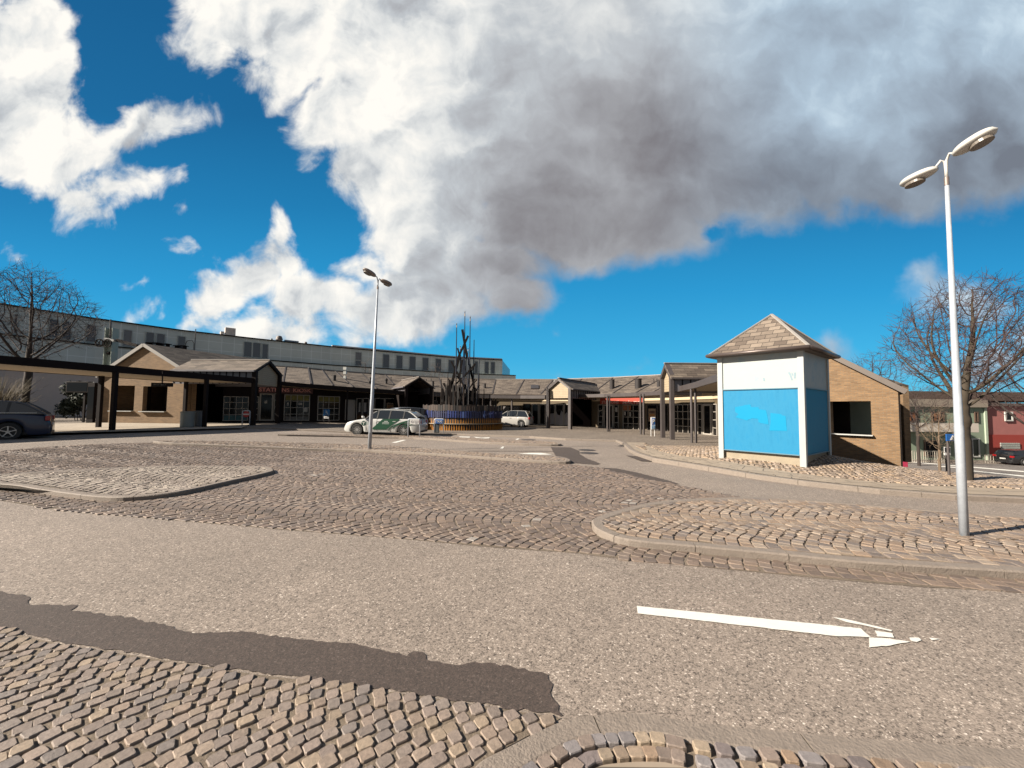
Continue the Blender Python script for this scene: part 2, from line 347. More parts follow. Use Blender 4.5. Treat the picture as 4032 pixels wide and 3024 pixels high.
# ------------------------------------------------------------------ mesh builder
ORG = {}
class MB:
    def __init__(s): s.v = []; s.f = []; s.m = []; s.cur = 0
    def face(s, pts):
        i = len(s.v); s.v += [tuple(p) for p in pts]; s.f.append(tuple(range(i, i+len(pts)))); s.m.append(s.cur)
    def hexa(s, a, b):
        "a, b: two matching rings (bottom, top)"
        n = len(a); i = len(s.v); s.v += [tuple(p) for p in a] + [tuple(p) for p in b]
        s.f.append(tuple(i+k for k in reversed(range(n)))); s.f.append(tuple(i+n+k for k in range(n)))
        for k in range(n): s.f.append((i+k, i+(k+1) % n, i+n+(k+1) % n, i+n+k))
        s.m += [s.cur]*(n+2)
    def box(s, c, size, rz=0.0, rx=0.0, ry=0.0):
        R = Matrix.Rotation(rz, 3, 'Z') @ Matrix.Rotation(ry, 3, 'Y') @ Matrix.Rotation(rx, 3, 'X'); h = Vector(size)/2; c = Vector(c)
        q = [(-1,-1),(1,-1),(1,1),(-1,1)]
        s.hexa([c + R @ Vector((x*h.x, y*h.y, -h.z)) for x, y in q], [c + R @ Vector((x*h.x, y*h.y, h.z)) for x, y in q])
    def beam(s, p, q, w_, h_, up=(0,0,1)):
        "box from p to q, w_ wide, h_ high"
        p, q = Vector(p), Vector(q); d = (q-p).normalized(); u = Vector(up)
        if abs(d.dot(u)) > .98: u = Vector((1,0,0))
        r = d.cross(u).normalized()*(w_/2); k = r.cross(d).normalized()*(h_/2)
        s.hexa([p-r-k, p+r-k, p+r+k, p-r+k], [q-r-k, q+r-k, q+r+k, q-r+k])
    def tube(s, pts, rad, n=10, cap=True):
        pts = [Vector(p) for p in pts]; rad = rad if isinstance(rad, (list, tuple)) else [rad]*len(pts)
        base = len(s.v); ref = Vector((0,0,1)); pr = None
        for i, p in enumerate(pts):
            d = (pts[min(i+1, len(pts)-1)] - pts[max(i-1, 0)]).normalized()
            if pr is None: r = d.cross(ref if abs(d.z) < .9 else Vector((1,0,0))).normalized()
            else: r = (pr - d*pr.dot(d)).normalized()
            pr = r; k = d.cross(r)
            for j in range(n):
                a = 2*math.pi*j/n; s.v.append(tuple(p + (r*math.cos(a) + k*math.sin(a))*rad[i]))
        for i in range(len(pts)-1):
            for j in range(n):
                a = base+i*n+j; b = base+i*n+(j+1) % n; s.f.append((a, b, b+n, a+n)); s.m.append(s.cur)
        if cap:
            s.f.append(tuple(base+j for j in reversed(range(n)))); s.f.append(tuple(base+(len(pts)-1)*n+j for j in range(n))); s.m += [s.cur]*2
    def lathe(s, c, prof, n=24):
        "prof: (radius, z) going up"
        c = Vector(c); base = len(s.v)
        for r, z in prof:
            for j in range(n):
                a = 2*math.pi*j/n; s.v.append((c.x+r*math.cos(a), c.y+r*math.sin(a), c.z+z))
        for i in range(len(prof)-1):
            for j in range(n):
                a = base+i*n+j; b = base+i*n+(j+1) % n; s.f.append((a, b, b+n, a+n)); s.m.append(s.cur)
        s.f.append(tuple(base+j for j in reversed(range(n)))); s.f.append(tuple(base+(len(prof)-1)*n+j for j in range(n))); s.m += [s.cur]*2
    def prism(s, pts, off):
        "planar outline pushed along a vector"
        pts = [Vector(p) for p in pts]; o = Vector(off); n = len(pts)
        nn = sum((pts[i].cross(pts[(i+1) % n]) for i in range(n)), Vector())
        if nn.dot(o) < 0: pts = pts[::-1]
        tri = tessellate_polygon([pts]); i = len(s.v)
        s.v += [tuple(p) for p in pts] + [tuple(p+o) for p in pts]
        for t in tri:
            a, b, c = t; cr = (pts[b]-pts[a]).cross(pts[c]-pts[a])
            if cr.dot(o) < 0: a, b, c = a, c, b
            s.f.append((i+a, i+c, i+b)); s.f.append((i+n+a, i+n+b, i+n+c)); s.m += [s.cur]*2
        for k in range(n): s.f.append((i+k, i+(k+1) % n, i+n+(k+1) % n, i+n+k)); s.m.append(s.cur)
    def build(s, name, mat, parent=None, smooth=False, bevel=0):
        me = bpy.data.meshes.new(name); o = ORG.get(parent.name, Vector((0,0,0))) if parent else Vector((0,0,0))
        me.from_pydata([(x-o.x, y-o.y, z-o.z) for x, y, z in s.v], [], s.f)
        ms = mat if isinstance(mat, (list, tuple)) else [mat]
        for m in ms: me.materials.append(m)
        if len(ms) > 1: me.polygons.foreach_set('material_index', s.m)
        add_uv(me)
        if smooth: me.polygons.foreach_set('use_smooth', [True]*len(me.polygons))
        ob = bpy.data.objects.new(name, me); COL.objects.link(ob)
        if parent: ob.parent = parent; ORG[ob.name] = o
        if bevel:
            b = ob.modifiers.new('bevel', 'BEVEL'); b.width = bevel; b.segments = 2; b.limit_method = 'ANGLE'
        return ob
def add_uv(me):
    uv = me.uv_layers.new(name='UVMap'); data = np.zeros((len(me.loops), 2), np.float32)
    co_ = np.zeros(len(me.vertices)*3); me.vertices.foreach_get('co', co_); co_ = co_.reshape(-1, 3)
    for p in me.polygons:
        n = p.normal; h = Vector((-n.y, n.x, 0))
        h = h.normalized() if h.length > .02 else Vector((1,0,0))
        v = n.cross(h)
        idx = np.array([me.loops[i].vertex_index for i in p.loop_indices]); P_ = co_[idx]
        data[list(p.loop_indices), 0] = P_ @ np.array(h); data[list(p.loop_indices), 1] = P_ @ np.array(v)
    uv.data.foreach_set('uv', data.ravel())
def thing(name, loc, label, cat, group=None, rz=0):
    o = bpy.data.objects.new(name, None); o.empty_display_size = .3; COL.objects.link(o); o.location = loc; o.rotation_euler = (0,0,rz)
    o['label'] = label; o['category'] = cat
    if group: o['group'] = group
    ORG[o.name] = Vector(loc) if rz == 0 else Vector((0,0,0))
    return o
def tag(o, label, cat, group=None, kind=None):
    if label: o['label'] = label
    if cat: o['category'] = cat
    if group: o['group'] = group
    if kind: o['kind'] = kind
    return o
def struct(o): o['kind'] = 'structure'; return o
def catmull(pts, n=6, closed=False):
    P_ = [Vector((p[0], p[1])) for p in pts]; out_ = []; N = len(P_)
    for i in range(N if closed else N-1):
        g = (lambda k: P_[k % N]) if closed else (lambda k: P_[max(0, min(N-1, k))])
        a, b, c, d = g(i-1), g(i), g(i+1), g(i+2)
        for j in range(n):
            t = j/n
            out_.append(.5*((2*b)+(c-a)*t+(2*a-5*b+4*c-d)*t*t+(3*b-a-3*c+d)*t**3))
    if not closed: out_.append(P_[-1])
    return out_
def sheet(name, poly, dz, mat, zf=zg, cuts=()):
    "flat patch that follows the lie of the land"
    bm = bmesh.new(); vs = [bm.verts.new((p[0], p[1], 0)) for p in poly]
    bm.faces.new(vs); bmesh.ops.triangulate(bm, faces=bm.faces[:])
    cx = [(-16, 0), (-7, 0)] + [c for c in cuts if c[1] == 0]
    cy = [c for c in cuts if c[1] == 1]
    px_ = [p[0] for p in poly]; py_ = [p[1] for p in poly]
    if max(px_) > 9:
        cx += [(x, 0) for x in (9,10,11,12,13,14,15,16,17,18,20,22,24,26,28,30,32,35,38,42,46,50,60) if min(px_) < x < max(px_)]
        cy += [(y, 1) for y in (6,8,9,10,11,12,13,14,15,16,17,18,19,20,21,22,23,24,26,28,30,32,35,38,42,46,50,60,80) if min(py_) < y < max(py_)]
    for c, ax in cx + cy:
        bmesh.ops.bisect_plane(bm, geom=bm.verts[:]+bm.edges[:]+bm.faces[:], plane_co=((c,0,0) if ax == 0 else (0,c,0)), plane_no=((1,0,0) if ax == 0 else (0,1,0)))
    for v in bm.verts: v.co.z = zf(v.co.x, v.co.y) + dz
    bmesh.ops.recalc_face_normals(bm, faces=bm.faces[:])
    me = bpy.data.meshes.new(name); bm.to_mesh(me); bm.free()
    if me.polygons[0].normal.z < 0: me.flip_normals()
    me.materials.append(mat); add_uv(me)
    o = bpy.data.objects.new(name, me); COL.objects.link(o); o['kind'] = 'structure'; return o
def inpoly(x, y, poly):
    x = np.asarray(x); y = np.asarray(y); r = np.zeros(x.shape, bool); n = len(poly); j = n-1
    for i in range(n):
        xi, yi = poly[i][0], poly[i][1]; xj, yj = poly[j][0], poly[j][1]
        c = ((yi > y) != (yj > y)) & (x < (xj-xi)*(y-yi)/((yj-yi) or 1e-9)+xi); r ^= c; j = i
    return r

# ------------------------------------------------------------------ ground, road, paving
def GP(l, dz=0, zf=zg): return [G(a, b, dz, zf) for a, b in l]
sheet('ground', [(-900,-60),(900,-60),(900,1500),(-900,1500)], 0, ASPH)
KH = .09
def kerb(name, pts, width=.13, side=1, h=KH, zf=zg, closed=False, joint=1.05):
    "row of granite kerbstones along a line; side=+1 lays them to the left of it"
    P_ = [Vector((p[0], p[1])) for p in pts]; mb = MB()
    if closed: P_.append(P_[0])
    segs = [(P_[i], P_[i+1]) for i in range(len(P_)-1) if (P_[i+1]-P_[i]).length > 1e-4]
    nrm = []
    for i in range(len(P_)):
        if closed: a, b = P_[i-1 if i else -2], P_[(i+1) if i+1 < len(P_) else 1]
        else: a, b = P_[max(i-1, 0)], P_[min(i+1, len(P_)-1)]
        t = (b-a).normalized(); nrm.append(Vector((-t.y, t.x))*side)
    acc = 0; nxt = joint
    for i in range(len(P_)-1):
        a, b = P_[i], P_[i+1]; L = (b-a).length
        if L < 1e-4: continue
        s0 = 0; marks = [0]
        while nxt < acc+L: marks.append((nxt-acc)/L); nxt += joint*random.uniform(.85, 1.15)
        marks.append(1); acc += L
        for k in range(len(marks)-1):
            t0, t1 = marks[k], marks[k+1]
            if k > 0: t0 += .008/L
            if t1-t0 < 1e-3: continue
            q = []
            for t in (t0, t1):
                p = a.lerp(b, t); n = nrm[i].lerp(nrm[i+1], t); q.append((p, p+n*width, p+n*(width+.02), p-n*.012))
            zz = lambda p, dz: (p.x, p.y, zf(p.x, p.y)+dz)
            bot = [zz(q[0][3], -.05), zz(q[1][3], -.05), zz(q[1][2], -.05), zz(q[0][2], -.05)]
            mid = [zz(q[0][3], h-.015), zz(q[1][3], h-.015), zz(q[1][2], h-.01), zz(q[0][2], h-.01)]
            top = [zz(q[0][0].lerp(q[0][1], .06), h), zz(q[1][0].lerp(q[1][1], .06), h), zz(q[1][1], h), zz(q[0][1], h)]
            if side < 0: bot, mid, top = bot[::-1], mid[::-1], top[::-1]
            mb.hexa(bot, mid); mb.hexa(mid, top)
    o = mb.build(name, KERB); o['kind'] = 'structure'; return o

# cobbles: real stones
ROT = math.radians(-11.3); CA, SA = math.cos(ROT), math.sin(ROT)
def toW(u, v): return u*CA - v*SA, u*SA + v*CA
def toL(x, y): return x*CA + y*SA, -x*SA + y*CA
def wave_points(poly, d=.145, b=.12, L=1.30, A=.31, ph=0.0, holes=()):
    xs = [toL(p[0], p[1])[0] for p in poly]; ys = [toL(p[0], p[1])[1] for p in poly]
    pts = []
    # arc-length table over one scallop
    tt = np.linspace(-1, 1, 200); yv = tt*L/2; xv = A*tt**2
    s_ = np.concatenate([[0], np.cumsum(np.hypot(np.diff(xv), np.diff(yv)))]); n = max(3, round(s_[-1]/b)); sm = (np.arange(n)+.5)/n*s_[-1]
    ty = np.interp(sm, s_, yv); tx = np.interp(sm, s_, xv); sl_ = np.interp(sm, s_, 2*A*tt/(L/2))
    k0, k1 = math.floor((min(ys)-ph)/L)-1, math.ceil((max(ys)-ph)/L)+1
    j0, j1 = math.floor((min(xs)-1)/d), math.ceil((max(xs)+1)/d)
    J = np.arange(j0, j1)
    for k in range(k0, k1+1):
        sh_ = rng.uniform(0, d)
        for q in range(n):
            u = J*d + sh_ + tx[q]; v = np.full(J.shape, ph + (k+.5)*L + ty[q])
            pts.append(np.stack([u, v, np.full(J.shape, math.atan2(1, sl_[q])), np.full(J.shape, s_[-1]/n), np.full(J.shape, d*math.sin(math.atan2(1, sl_[q])))], 1))
    A_ = np.concatenate(pts); A_[:, :2] += rng.normal(0, .007, (len(A_), 2))
    x, y = toW(A_[:, 0], A_[:, 1]); keep = inpoly(x, y, poly)
    for h_ in holes: keep &= ~inpoly(x, y, h_)
    A_ = A_[keep]; return np.stack([x[keep], y[keep], A_[:, 2]+ROT, A_[:, 3], A_[:, 4]], 1)
def visible(P_, margin=450):
    d = RM.transposed(); X = np.stack([P_[:, 0], P_[:, 1], np.full(len(P_), -EYE)], 1) @ np.array(RM)
    zz = -X[:, 2]; ok = zz > .1
    px = W0/2 + FPX*X[:, 0]/np.maximum(zz, .1); py = PPY - FPX*X[:, 1]/np.maximum(zz, .1)
    return ok & (px > -margin) & (px < W0+margin) & (py < H0+margin*1.2)
def stones(name, P_, zf, dz, tone, rise=.03, gap=.012, near=5.0, white=()):
    "P_: x, y, angle of the long side, size along it, size across"
    P_ = P_[visible(P_)]; P_ = P_[np.argsort(np.hypot(P_[:, 0], P_[:, 1]))]
    D_ = np.hypot(P_[:, 0], P_[:, 1]); V_ = []; F4 = []; FN = []; T = []
    tones = np.array(tone)
    off = 0; allv = []; quads = []; caps = []; tint = []
    for sel, n in ((D_ < near, 8), (D_ >= near, 4)):
        Q = P_[sel]; N = len(Q)
        if not N: continue
        if n == 8:
            cx = np.array([-1,-.72,.72,1,1,.72,-.72,-1.]); cy = np.array([-.7,-1,-1,-.7,.7,1,1,.7])
        else: cx = np.array([-1,1,1,-1.]); cy = np.array([-1,-1,1,1.])
        ha = (Q[:, 3]-gap)/2*rng.uniform(.90, 1.03, N); hb = (Q[:, 4]-gap)/2*rng.uniform(.90, 1.03, N)
        ang = Q[:, 2] + rng.normal(0, .07, N); ca, sa = np.cos(ang), np.sin(ang)
        zb = np.array([zf(a, b_) for a, b_ in Q[:, :2]]) + dz
        h = rise + rng.normal(0, .002, N); tx_ = rng.normal(0, .022, N); ty_ = rng.normal(0, .022, N)
        jx = rng.normal(0, .05, (N, n)); jy = rng.normal(0, .05, (N, n))
        rings = []
        for sc_, zz in ((.90, h), (.99, h-.005), (1.0, np.full(N, -.004))):
            lx = (cx[None]+jx)*ha[:, None]*sc_; ly = (cy[None]+jy)*hb[:, None]*sc_
            X = Q[:, 0, None] + lx*ca[:, None] - ly*sa[:, None]; Y = Q[:, 1, None] + lx*sa[:, None] + ly*ca[:, None]
            Z = zb[:, None] + zz[:, None] + (lx*tx_[:, None] + ly*ty_[:, None])*(zz[:, None] > 0)
            rings.append(np.stack([X, Y, Z], 2))
        vv = np.concatenate(rings, 1).reshape(-1, 3)
        i0 = off + np.arange(N)[:, None]*3*n
        caps.append((n, (i0 + np.arange(n)[None])))
        for r in (0, 1):
            a = np.arange(n); b_ = (a+1) % n
            q = np.stack([i0+(r+1)*n+a, i0+(r+1)*n+b_, i0+r*n+b_, i0+r*n+a], 2).reshape(-1, 4); quads.append(q)
        allv.append(vv); off += len(vv)
        c = tones[rng.integers(0, len(tones), N)]*rng.uniform(.86, 1.16, (N, 1))*np.array([1.06, 1.035, 1.01])
        for wx, wy, wr in white:
            m = (np.hypot((Q[:, 0]-wx), (Q[:, 1]-wy)) < wr*rng.uniform(.4, 1, N)) & (rng.random(N) < .4)
            c[m] = c[m]*.4+np.array((.28, .26, .235))
        tint.append(np.repeat(c, 3*n, 0))
    v = np.concatenate(allv); lens = []; idx = []
    for n, c in caps: idx.append(c.ravel()); lens.append(np.full(len(c), n))
    for q in quads: idx.append(q.ravel()); lens.append(np.full(len(q), 4))
    idx = np.concatenate(idx).astype(np.int32); lens = np.concatenate(lens).astype(np.int32)
    me = bpy.data.meshes.new(name); me.vertices.add(len(v)); me.vertices.foreach_set('co', v.ravel().astype(np.float32))
    me.loops.add(len(idx)); me.loops.foreach_set('vertex_index', idx)
    st = np.concatenate([[0], np.cumsum(lens)[:-1]]).astype(np.int32)
    me.polygons.add(len(lens)); me.polygons.foreach_set('loop_start', st); me.polygons.foreach_set('loop_total', lens)
    me.update(calc_edges=True); me.shade_flat()
    at_ = me.color_attributes.new('tone', 'FLOAT_COLOR', 'POINT'); cc = np.ones((len(v), 4), np.float32); cc[:, :3] = np.concatenate(tint)
    at_.data.foreach_set('color', cc.ravel()); me.materials.append(STONE)
    o = bpy.data.objects.new(name, me); COL.objects.link(o); print(name, len(P_)); return o
T_NEAR = [(.285,.225,.178),(.27,.212,.17),(.26,.205,.17),(.24,.195,.168),(.225,.188,.165),(.275,.212,.168),(.25,.20,.172),(.20,.17,.155),(.25,.20,.17),(.24,.195,.168),(.25,.20,.17),(.215,.175,.15),(.30,.235,.175)]
T_PLAZA = [(.185,.138,.110),(.165,.124,.10),(.215,.160,.125),(.145,.113,.096),(.195,.152,.125)]
T_ISLE = [(.27,.205,.155),(.235,.18,.14),(.30,.24,.19),(.19,.155,.135),(.26,.19,.14)]
T_ISLEL = [(.30,.25,.21),(.26,.215,.18),(.34,.29,.24)]

plaza = GP([(-150,1792),(0,1777),(217,1758),(420,1748),(646,1742),(678,1752),(1100,1770),(1394,1779),(1688,1794),(1982,1815),(2220,1826),(2364,1844),(2511,1879),(2688,1914),(2923,1961),(3158,1988),
            (3360,2005),(3668,2030),(4032,2061),(4500,2090),(4500,2370),(4032,2332),(3616,2312),(3258,2281),(2864,2243),(2688,2226),(2394,2196),(2275,2179),(1923,2155),(1629,2126),(1335,2103),(1100,2085),(700,2050),(260,2012),(0,1972),(-400,1925)])
isle_l = catmull(GP([(0,1924),(141,1943),(270,1961),(396,1975),(515,1975),(705,1954),(922,1905),(1050,1875),(1074,1863),(1031,1849),(813,1847),(542,1852),(271,1866),(0,1883),(-400,1905),(-500,1900)]), 5, True)
isle_r = catmull(GP([(4500,2325),(4032,2285),(3540,2255),(3325,2238),(3040,2208),(2770,2182),(2476,2152),(2364,2114),(2335,2085),(2347,2061),(2429,2032),(2541,2003),(2688,1985),(2981,1976),(3156,1984),(3360,2001),(3668,2027),(4032,2056),(4500,2085)]), 5)
thin1 = catmull(GP([(646,1742),(678,1753),(1100,1770),(1394,1779),(1688,1794),(1982,1815),(2200,1828),(2245,1822),(2187,1806),(1982,1796),(1746,1778),(1455,1757),(1100,1748)]), 4, True)
thin2 = catmull(GP([(1095,1716),(1394,1723),(1629,1729),(1923,1748),(2170,1757),(2205,1752),(2150,1744),(1923,1733),(1629,1720),(1394,1716)]), 4, True)
near_c = GP([(-500,2420),(0,2484),(253,2541),(665,2604),(987,2655),(1400,2706),(1553,2729),(1838,2773),(2211,2830),(1996,2944),(1870,3024),(1700,3400),(-700,3400)])
sheet('plaza_bed', plaza, .004, BED)
for nm, pl, kz, cl in (('island_bed', isle_l, KH-.03, True), ('island_bed', isle_r, KH-.03, False), ('island_bed', thin1, KH-.03, True), ('island_bed', thin2, KH-.03, True)):
    sheet(nm, [tuple(p) for p in pl], kz+.018, BED)
sheet('cobble_bed', near_c, .004, BED)
def ccw(pl): return sum(pl[i][0]*pl[(i+1) % len(pl)][1]-pl[(i+1) % len(pl)][0]*pl[i][1] for i in range(len(pl))) > 0
for pl in (isle_l, thin1, thin2): kerb('kerb', pl, side=1 if ccw(pl) else -1, closed=True)
kerb('kerb', isle_r, side=1 if ccw(isle_r) else -1)
def shrink(pl, d):
    q = [Vector((p[0], p[1])) for p in pl]; s = 1 if ccw(pl) else -1; o = []
    for i in range(len(q)):
        t = (q[(i+1) % len(q)]-q[i-1]).normalized(); o.append(q[i]+Vector((-t.y, t.x))*s*d)
    return o
WSPOT = [(*G(2060,2080)[:2], .28), (*G(2110,2050)[:2], .2), (*G(2350,2010)[:2], .22), (*G(2480,1980)[:2], .35), (*G(2640,1972)[:2], .25), (*G(1870,2120)[:2], .12), (*G(1250,1875)[:2], .3)]
PS = lambda o, l=None: tag(o, None, None, kind='structure')
PS(stones('cobble_paving', wave_points(plaza, holes=[isle_l, isle_r, thin1]), zg, .004, T_PLAZA, rise=.010, gap=.008, white=WSPOT))
PS(stones('cobble_paving', wave_points(shrink(isle_l, .17), ph=.3), zg, KH-.03, T_ISLEL, rise=.032, gap=.008))
PS(stones('cobble_paving', wave_points(shrink(isle_r, .17), d=.145, b=.12, ph=.5), zg, KH-.03, T_ISLE, rise=.034, gap=.008))
PS(stones('cobble_paving', wave_points(shrink(thin1, .15), b=.12, d=.13, L=.7, A=.15), zg, KH-.03, T_ISLE, rise=.034, gap=.008))
PS(stones('cobble_paving', wave_points(shrink(thin2, .15), b=.12, d=.13, L=.7, A=.15), zg, KH-.03, T_ISLE, rise=.034, gap=.008))
PS(stones('cobble_paving', wave_points(near_c, d=.098, b=.084, L=1.40, A=.34, ph=.52), zg, .004, T_NEAR, rise=.0105, near=6.5, gap=.007))

# the footway at our feet, behind its own kerb
kb = GP([(1870,3024),(1996,2944),(2218,2837),(2376,2811),(2556,2811),(2700,2837),(3020,2873),(3573,2918),(4032,2951),(4600,2990)], .02)
kb = [G(1760,3250,.02)] + kb
kline = catmull(kb, 5)
kerb('kerb', kline, width=.115, side=-1, h=.022, joint=.95)
fw = [tuple(p) for p in kline] + [(8.0, .2), (8.0,-.6), (-.3,-.6)]
sheet('footway_bed', [tuple(p) for p in shrink(fw, 0.0)], .006, BED)
def row_points(line, offs, step, wide, side):
    q = [Vector((p[0], p[1])) for p in line]; o = []
    cum = [0]
    for i in range(len(q)-1): cum.append(cum[-1]+(q[i+1]-q[i]).length)
    for r, of in enumerate(offs):
        s = random.uniform(0, step)
        while s < cum[-1]-.01:
            w_ = step*random.uniform(.85, 1.2); m = s+w_/2
            i = max(k for k in range(len(cum)) if cum[k] <= min(m, cum[-1]-.011)); i = min(i, len(q)-2)
            t = (q[i+1]-q[i]).normalized(); p = q[i]+t*(m-cum[i])+Vector((-t.y, t.x))*side*of
            o.append((p.x, p.y, math.atan2(t.y, t.x), w_, wide)); s += w_
    return np.array(o)
rows = row_points(kline, [.165, .248], .092, .08, -1)
PS(stones('sett_rows', rows, zg, .006, [(.30,.23,.17),(.24,.19,.16),(.34,.27,.20),(.18,.15,.145),(.28,.20,.14),(.22,.20,.20)], rise=.028, gap=.014, near=9))
sl_line = [Vector((p[0], p[1])) for p in kline]
inner = shrink(fw, .298)
slabpoly = [tuple(p) for p in inner]
sheet('footway_slabs', slabpoly, .026, MB_tex('footway_slab', f_slab(.62, .62, (.36,.285,.215))))

# road patches, joints and paint
def ragged(pl, amp=.025, n=5):
    o = []; N = len(pl)
    for i in range(N):
        a, b = Vector(pl[i][:2]), Vector(pl[(i+1) % N][:2]); L = (b-a).length; k = max(2, min(60, int(L/.035))); t = (b-a); m = Vector((-t.y, t.x)).normalized()
        for j in range(k): o.append(a+t*(j/k)+m*random.uniform(-amp, amp)*(1 if j else .3))
    return [tuple(p) for p in o]
pt = GP([(0,2329),(101,2348),(120,2383),(304,2386),(278,2405),(506,2433),(665,2468),(760,2494),(987,2490),(1171,2519),(1400,2538),(1458,2552),(1604,2587),(1629,2566),(1664,2571),(1680,2599),(1819,2621),(1870,2610),(1927,2612),(2015,2628),(2154,2659),(2177,2697),(2167,2729),(2199,2780),(2215,2822),
         (1838,2766),(1553,2722),(1400,2699),(987,2648),(665,2597),(430,2560),(253,2534),(0,2477),(-500,2413),(-500,2270)])
sheet('asphalt_patch', ragged(pt, .014), .005, PATCH)
for pl in ([(2170,1762),(2246,1762),(2281,1776),(2281,1788),(2311,1806),(2364,1826),(2352,1831),(2245,1822),(2187,1795)],
           [(2364,1842),(2429,1845),(2511,1862),(2629,1892),(2676,1907),(2629,1909),(2511,1884),(2394,1854)],
           [(2464,1794),(2505,1796),(2576,1817),(2523,1815)]):
    sheet('asphalt_patch', ragged(GP(pl), .02), .006, PATCH)
seam = GP([(1758,1775.5),(1982,1776),(2180,1776.5),(2180,1778),(1982,1777.6),(1758,1777)])
sheet('road_seam', [tuple(p) for p in seam], .006, PATCH)
Z7 = .7378
def z7(l): return GP([(2400+a*Z7, 2250+b*Z7) for a, b in l])
def marking(polys, nm='road_marking'):
    for pl in polys: sheet(nm, [tuple(p) for p in pl], .007, PAINT)
marking([ragged(z7(q), .003) for q in ([(145,188),(1340,308),(1395,355),(1210,350),(150,228)], [(1385,357),(1480,362),(1605,380),(1500,400),(1385,410)],
    [(1415,320),(1510,335),(1520,358),(1430,352)], [(1190,248),(1260,258),(1510,318),(1505,325),(1350,290),(1265,275)], [(1600,358),(1650,358),(1665,372),(1640,382),(1610,375)], [(1705,358),(1765,365),(1720,372)])], 'road_arrow')
marking([GP(q) for q in ([(1541,1743),(1560,1744),(1600,1733),(1585,1733)], [(2040,1787),(2081,1784),(2130,1784),(2175,1790),(2130,1791)], [(2024,1734),(2034,1734),(2046,1727),(2038,1727)], [(1968,1766),(1980,1767),(1986,1759),(1978,1759)],
    [(1806,1719),(1850,1720),(1850,1723),(1815,1723)], [(1865,1720),(1895,1724),(1930,1722),(1925,1726),(1880,1727)], [(1430,1716),(1500,1717),(1500,1719),(1430,1718)])])
for (px_, py_, r_, lb) in ((2080,1732,.42,'dark iron cover in the bay lane in front of the pavement kerb'), (2311,1772.6,.36,'farther of the two dark round covers in the road beside the asphalt patch'), (2319,1784.6,.36,'nearer of the two dark round covers in the road beside the asphalt patch')):
    g_ = G(px_, py_); mb = MB(); mb.lathe((g_.x, g_.y, g_.z), [(r_, .002), (r_, .008), (r_-.05, .008), (r_-.05, .005), (r_-.09, .005), (r_-.09, .009)], 28)
    tag(mb.build('manhole_cover', M('cast_iron', (.05,.04,.035), .6)), lb, 'manhole cover', 'round covers in the road')

# station-side pavement
kfront = GP([(-600,1735),(0,1716),(202,1708),(699,1694),(951,1687),(1074,1690),(1200,1697),(1500,1712),(1800,1714),(2085,1724),(2227,1733.6),(2425,1740),(2450,1750),(2477,1778),(2511,1797),(2570,1817),(2688,1838),(2982,1888),(3175,1914),(3463,1946),(3760,1969),(4032,1982),(4500,1998)])
kf = []
for i in range(len(kfront)-1):
    n_ = max(1, int((kfront[i+1]-kfront[i]).length/.8))
    for j in range(n_): kf.append(kfront[i].lerp(kfront[i+1], j/n_))
kf.append(kfront[-1])
kerb('kerb', kf, width=.15, side=1, h=.10, zf=lambda x, y: zp(x, y)-.10)
pave = [tuple(p[:2]) for p in kf] + [tuple(G(*q)[:2]) for q in ((4500,1935),(4032,1899),(3813,1890),(3620,1868),(3545,1860))] + [(17.2,16.9),(19,26),(19,47),(-10,52),(-45,45),(-60,30),(-60,14)]
cuts = [(x, 0) for x in np.arange(4.5, 13, .5)] + [(y, 1) for y in np.arange(8.5, 17.6, .5)]
sheet('pavement', pave, .0, SETTS, zf=lambda x, y: zp(x, y)-.012, cuts=cuts)
# concrete slab path along the kerb
o_ = [tuple(p[:2]) for p in kf[-56:]]
def offs(line, d): 
    q = [Vector(p) for p in line]; r = []
    for i in range(len(q)):
        t = (q[min(i+1, len(q)-1)]-q[max(i-1, 0)]).normalized(); r.append(tuple(q[i]+Vector((-t.y, t.x))*d))
    return r
kk = [tuple(p[:2]) for p in catmull(GP([(2450,1748),(2477,1776),(2511,1795),(2570,1815),(2688,1836),(2982,1886),(3175,1912),(3463,1944),(3760,1967),(4032,1980),(4500,1996)], .0), 5)]
band = offs(kk, .17) + offs(kk, 1.0)[::-1]
sheet('slab_path', band, .0, SLAB, zf=lambda x, y: zp(x, y)-.002, cuts=cuts)
paveL = [tuple(p[:2]) for p in GP([(-600,1733),(0,1714),(202,1706),(699,1692),(951,1685),(1000,1668),(700,1660),(-600,1680)], .1)]
sheet('platform_slabs', paveL, .104, MB_tex('pale_slabs', f_slab(.6,.6,(.44,.37,.29))))
print('KK', kk[-1], offs(kk,1.02)[-1], G(4032,1982), G(4500,1998), G(4500,1950), G(4032,1899), G(3813,1890), G(3545,1860), G(4500,1935))
around = [tuple(p) for p in offs(kk, 1.02)] + [tuple(G(4500,1950)[:2]), tuple(G(4032,1905)[:2]), (11.3,11.2), (11.5,17.5), (5.5,17.5), (5.2,15.2)]
def scatter_grid(poly, s=.125):
    x0, x1 = min(p[0] for p in poly), max(p[0] for p in poly); y0, y1 = min(p[1] for p in poly), max(p[1] for p in poly)
    n1, n2 = int((x1-x0)/s)+2, int((y1-y0)/s)+2; I, J = np.meshgrid(np.arange(n1), np.arange(n2)); I = I.ravel(); J = J.ravel()
    x = x0+(I+.5*(J % 2))*s+rng.normal(0, .008, I.shape); y = y0+J*s+rng.normal(0, .008, I.shape); k = inpoly(x, y, poly)
    return np.stack([x[k], y[k], np.full(k.sum(), .3)+rng.normal(0, .15, k.sum()), np.full(k.sum(), s), np.full(k.sum(), s)], 1)
PS(stones('cobble_paving', scatter_grid(around), zp, -.012, [(.30,.235,.18),(.25,.19,.145),(.36,.29,.235),(.21,.165,.13),(.33,.245,.17)], rise=.026))
